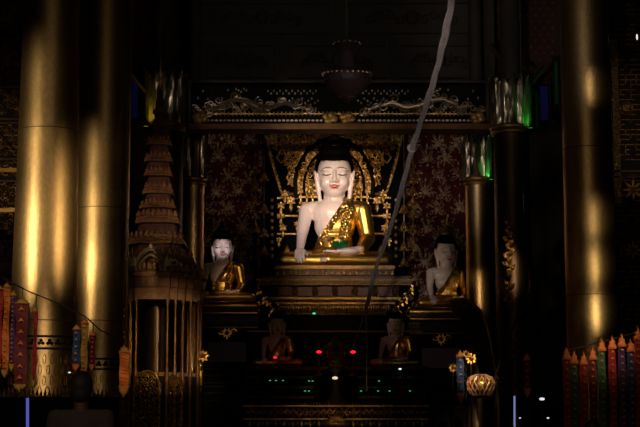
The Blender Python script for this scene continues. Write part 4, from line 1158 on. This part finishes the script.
# ================================================================== FRONT FENCE, GLOWING TUBES
t = thing('spear_fence', (P(30, 400, 12.6).x, 12.6, 0), 'low black fence with gilt spear tips in front of the widest column', 'fence')
zf = P(30, 390, 12.6).z
a = P(-25, 400, 12.6); b = P(118, 400, 12.6)
MB().box((a.x, 12.6, .0), (b.x, 12.66, zf-.06)).build('fence_panel', lac_black, t)
m = MB(); x = a.x
while x < b.x:
    m.add([(x-.016, 12.61, zf-.06), (x+.016, 12.61, zf-.06), (x+.016, 12.65, zf-.06), (x-.016, 12.65, zf-.06), (x, 12.63, zf+random.uniform(.0, .03))], [(0, 1, 2, 3), (0, 1, 4), (1, 2, 4), (2, 3, 4), (3, 0, 4)]); x += .034
m.build('spear_tips', gold_dark, t)
def glow_tube(px, y0, y1, Y, col, emit, label, r=.012):
    a = P(px, y0, Y); b = P(px, y1, Y); t = thing('glow_tube', b, label, 'lamp')
    MB().tube([a, b], r, 8).build('glass_tube', mat('tube_%s' % str(col), col, .3, emit=emit), t)
    MB().lathe(b, [(r*2, -.05), (r*2, 0), (r*1.2, .02)], 10).build('cap', lac_black, t)
glow_tube(27.5, 398, 436, 12.3, (.10, .12, .55), .75, 'slim violet blue glowing streak in front of the black fence')  # glowing tube stands in for a streak reflected on something glossy
glow_tube(514.5, 396, 436, 15, (.30, .35, .8), .55, 'slim bluish light tube low at the left of the right banner row', .009)
for (x, y, r, lab) in ((542, 399, .018, 'largest white votive lamp below the single narrow banner at right'), (548, 418, .009, 'small white votive lamp low at right, below the largest'), (520, 418, .007, 'small white votive lamp beside the bluish light tube'), (69.5, 372.5, .008, 'tiny white lamp left of the person at left')):
    lamp(x, y, 15 if x > 100 else 13, r, (.9, .9, 1), .9, lab, 'white', name='votive_lamp', pole=True)

# ================================================================== PEOPLE (backs to the camera, facing the altar)
def person(loc, H, label, name='person', cloth=shirt_brown):
    s = H/1.7; b = MB()
    V_ = lambda x, y, z: (x*s, y*s, z*s)
    for q in (-1, 1):
        b.cap(V_(q*.10, 0, .88), V_(q*.11, .01, .48), .085*s, .058*s); b.cap(V_(q*.11, .01, .48), V_(q*.11, -.02, .09), .056*s, .038*s)
        b.cap(V_(q*.11, -.04, .045), V_(q*.12, .14, .035), .042*s, .032*s)
        b.cap(V_(q*.185, 0, 1.38), V_(q*.22, -.02, 1.10), .052*s, .040*s); b.cap(V_(q*.22, -.02, 1.10), V_(q*.04, .20, 1.17), .037*s, .026*s)
        b.ell(V_(q*.022, .245, 1.22), (.014*s, .03*s, .05*s), 8, 8)
        for k in range(4): b.cap(V_(q*.02, .225+k*.018, 1.25), V_(q*.012, .232+k*.018, (1.31, 1.335, 1.33, 1.31)[k]), .0085*s, .007*s, 8)
        b.cap(V_(q*.022, .215, 1.20), V_(q*.018, .195, 1.265), .010*s, .008*s, 8)
        b.ell(V_(q*.078, 0, 1.585), (.012*s, .02*s, .032*s), 8, 8)
    b.ell(V_(0, 0, 1.25), (.165*s, .105*s, .2*s), 16, 12); b.ell(V_(0, 0, 1.0), (.15*s, .11*s, .16*s), 16, 12); b.cap(V_(-.13, 0, 1.37), V_(.13, 0, 1.37), .062*s, .062*s)
    b.cap(V_(0, 0, 1.38), V_(0, .01, 1.5), .058*s, .054*s)
    b.ell(V_(0, .01, 1.60), (.075*s, .092*s, .112*s), 16, 14); b.ell(V_(0, .045, 1.53), (.052*s, .052*s, .06*s), 12, 10); b.ell(V_(0, .105, 1.585), (.013*s, .02*s, .025*s), 8, 6)
    t = thing(name, loc, label, 'person'); ORG[t.name] = Vector((0, 0, 0))
    link_mesh('body', fuse(b, 'body', .011, 2), skin_dark, t)
    c = MB()
    for q in (-1, 1):
        c.cap(V_(q*.185, 0, 1.38), V_(q*.222, -.02, 1.10), .066*s, .056*s); c.cap(V_(q*.222, -.02, 1.10), V_(q*.08, .16, 1.155), .05*s, .04*s)
    c.ell(V_(0, 0, 1.25), (.185*s, .125*s, .2*s), 16, 12); c.ell(V_(0, 0, 1.0), (.168*s, .125*s, .2*s), 16, 12); c.cap(V_(-.13, 0, 1.37), V_(.13, 0, 1.37), .075*s, .075*s)
    link_mesh('shirt', fuse(c, 'shirt', .012, 3), cloth, t)
    d = MB()
    for q in (-1, 1): d.cap(V_(q*.10, 0, .90), V_(q*.11, .01, .48), .105*s, .08*s); d.cap(V_(q*.11, .01, .48), V_(q*.11, -.01, .12), .078*s, .07*s)
    d.ell(V_(0, 0, .92), (.165*s, .12*s, .12*s), 14, 10)
    link_mesh('trousers', fuse(d, 'trousers', .013, 3), cloth_dark, t)
    h = MB(); h.ell(V_(0, -.008, 1.625), (.088*s, .098*s, .105*s), 18, 14); h.ell(V_(0, -.035, 1.57), (.078*s, .065*s, .08*s), 14, 10)
    hm = MB(); link_mesh('hair', keep(fuse(h, 'hair', .010, 2), lambda q_: q_.y < .055*s or q_.z > 1.66*s), hair_dark, t)
    h = P(0, 0, 1)
    return t
hz = P(81.5, 388, 11); person((hz.x, 11, 0), hz.z/1.60*1.7, 'person standing at left seen from behind, dark hair and dark shirt')
hz = P(592, 431, 13); person((hz.x, 13, 0), hz.z/1.60*1.7, 'person low at right, only the crown of the dark head showing')
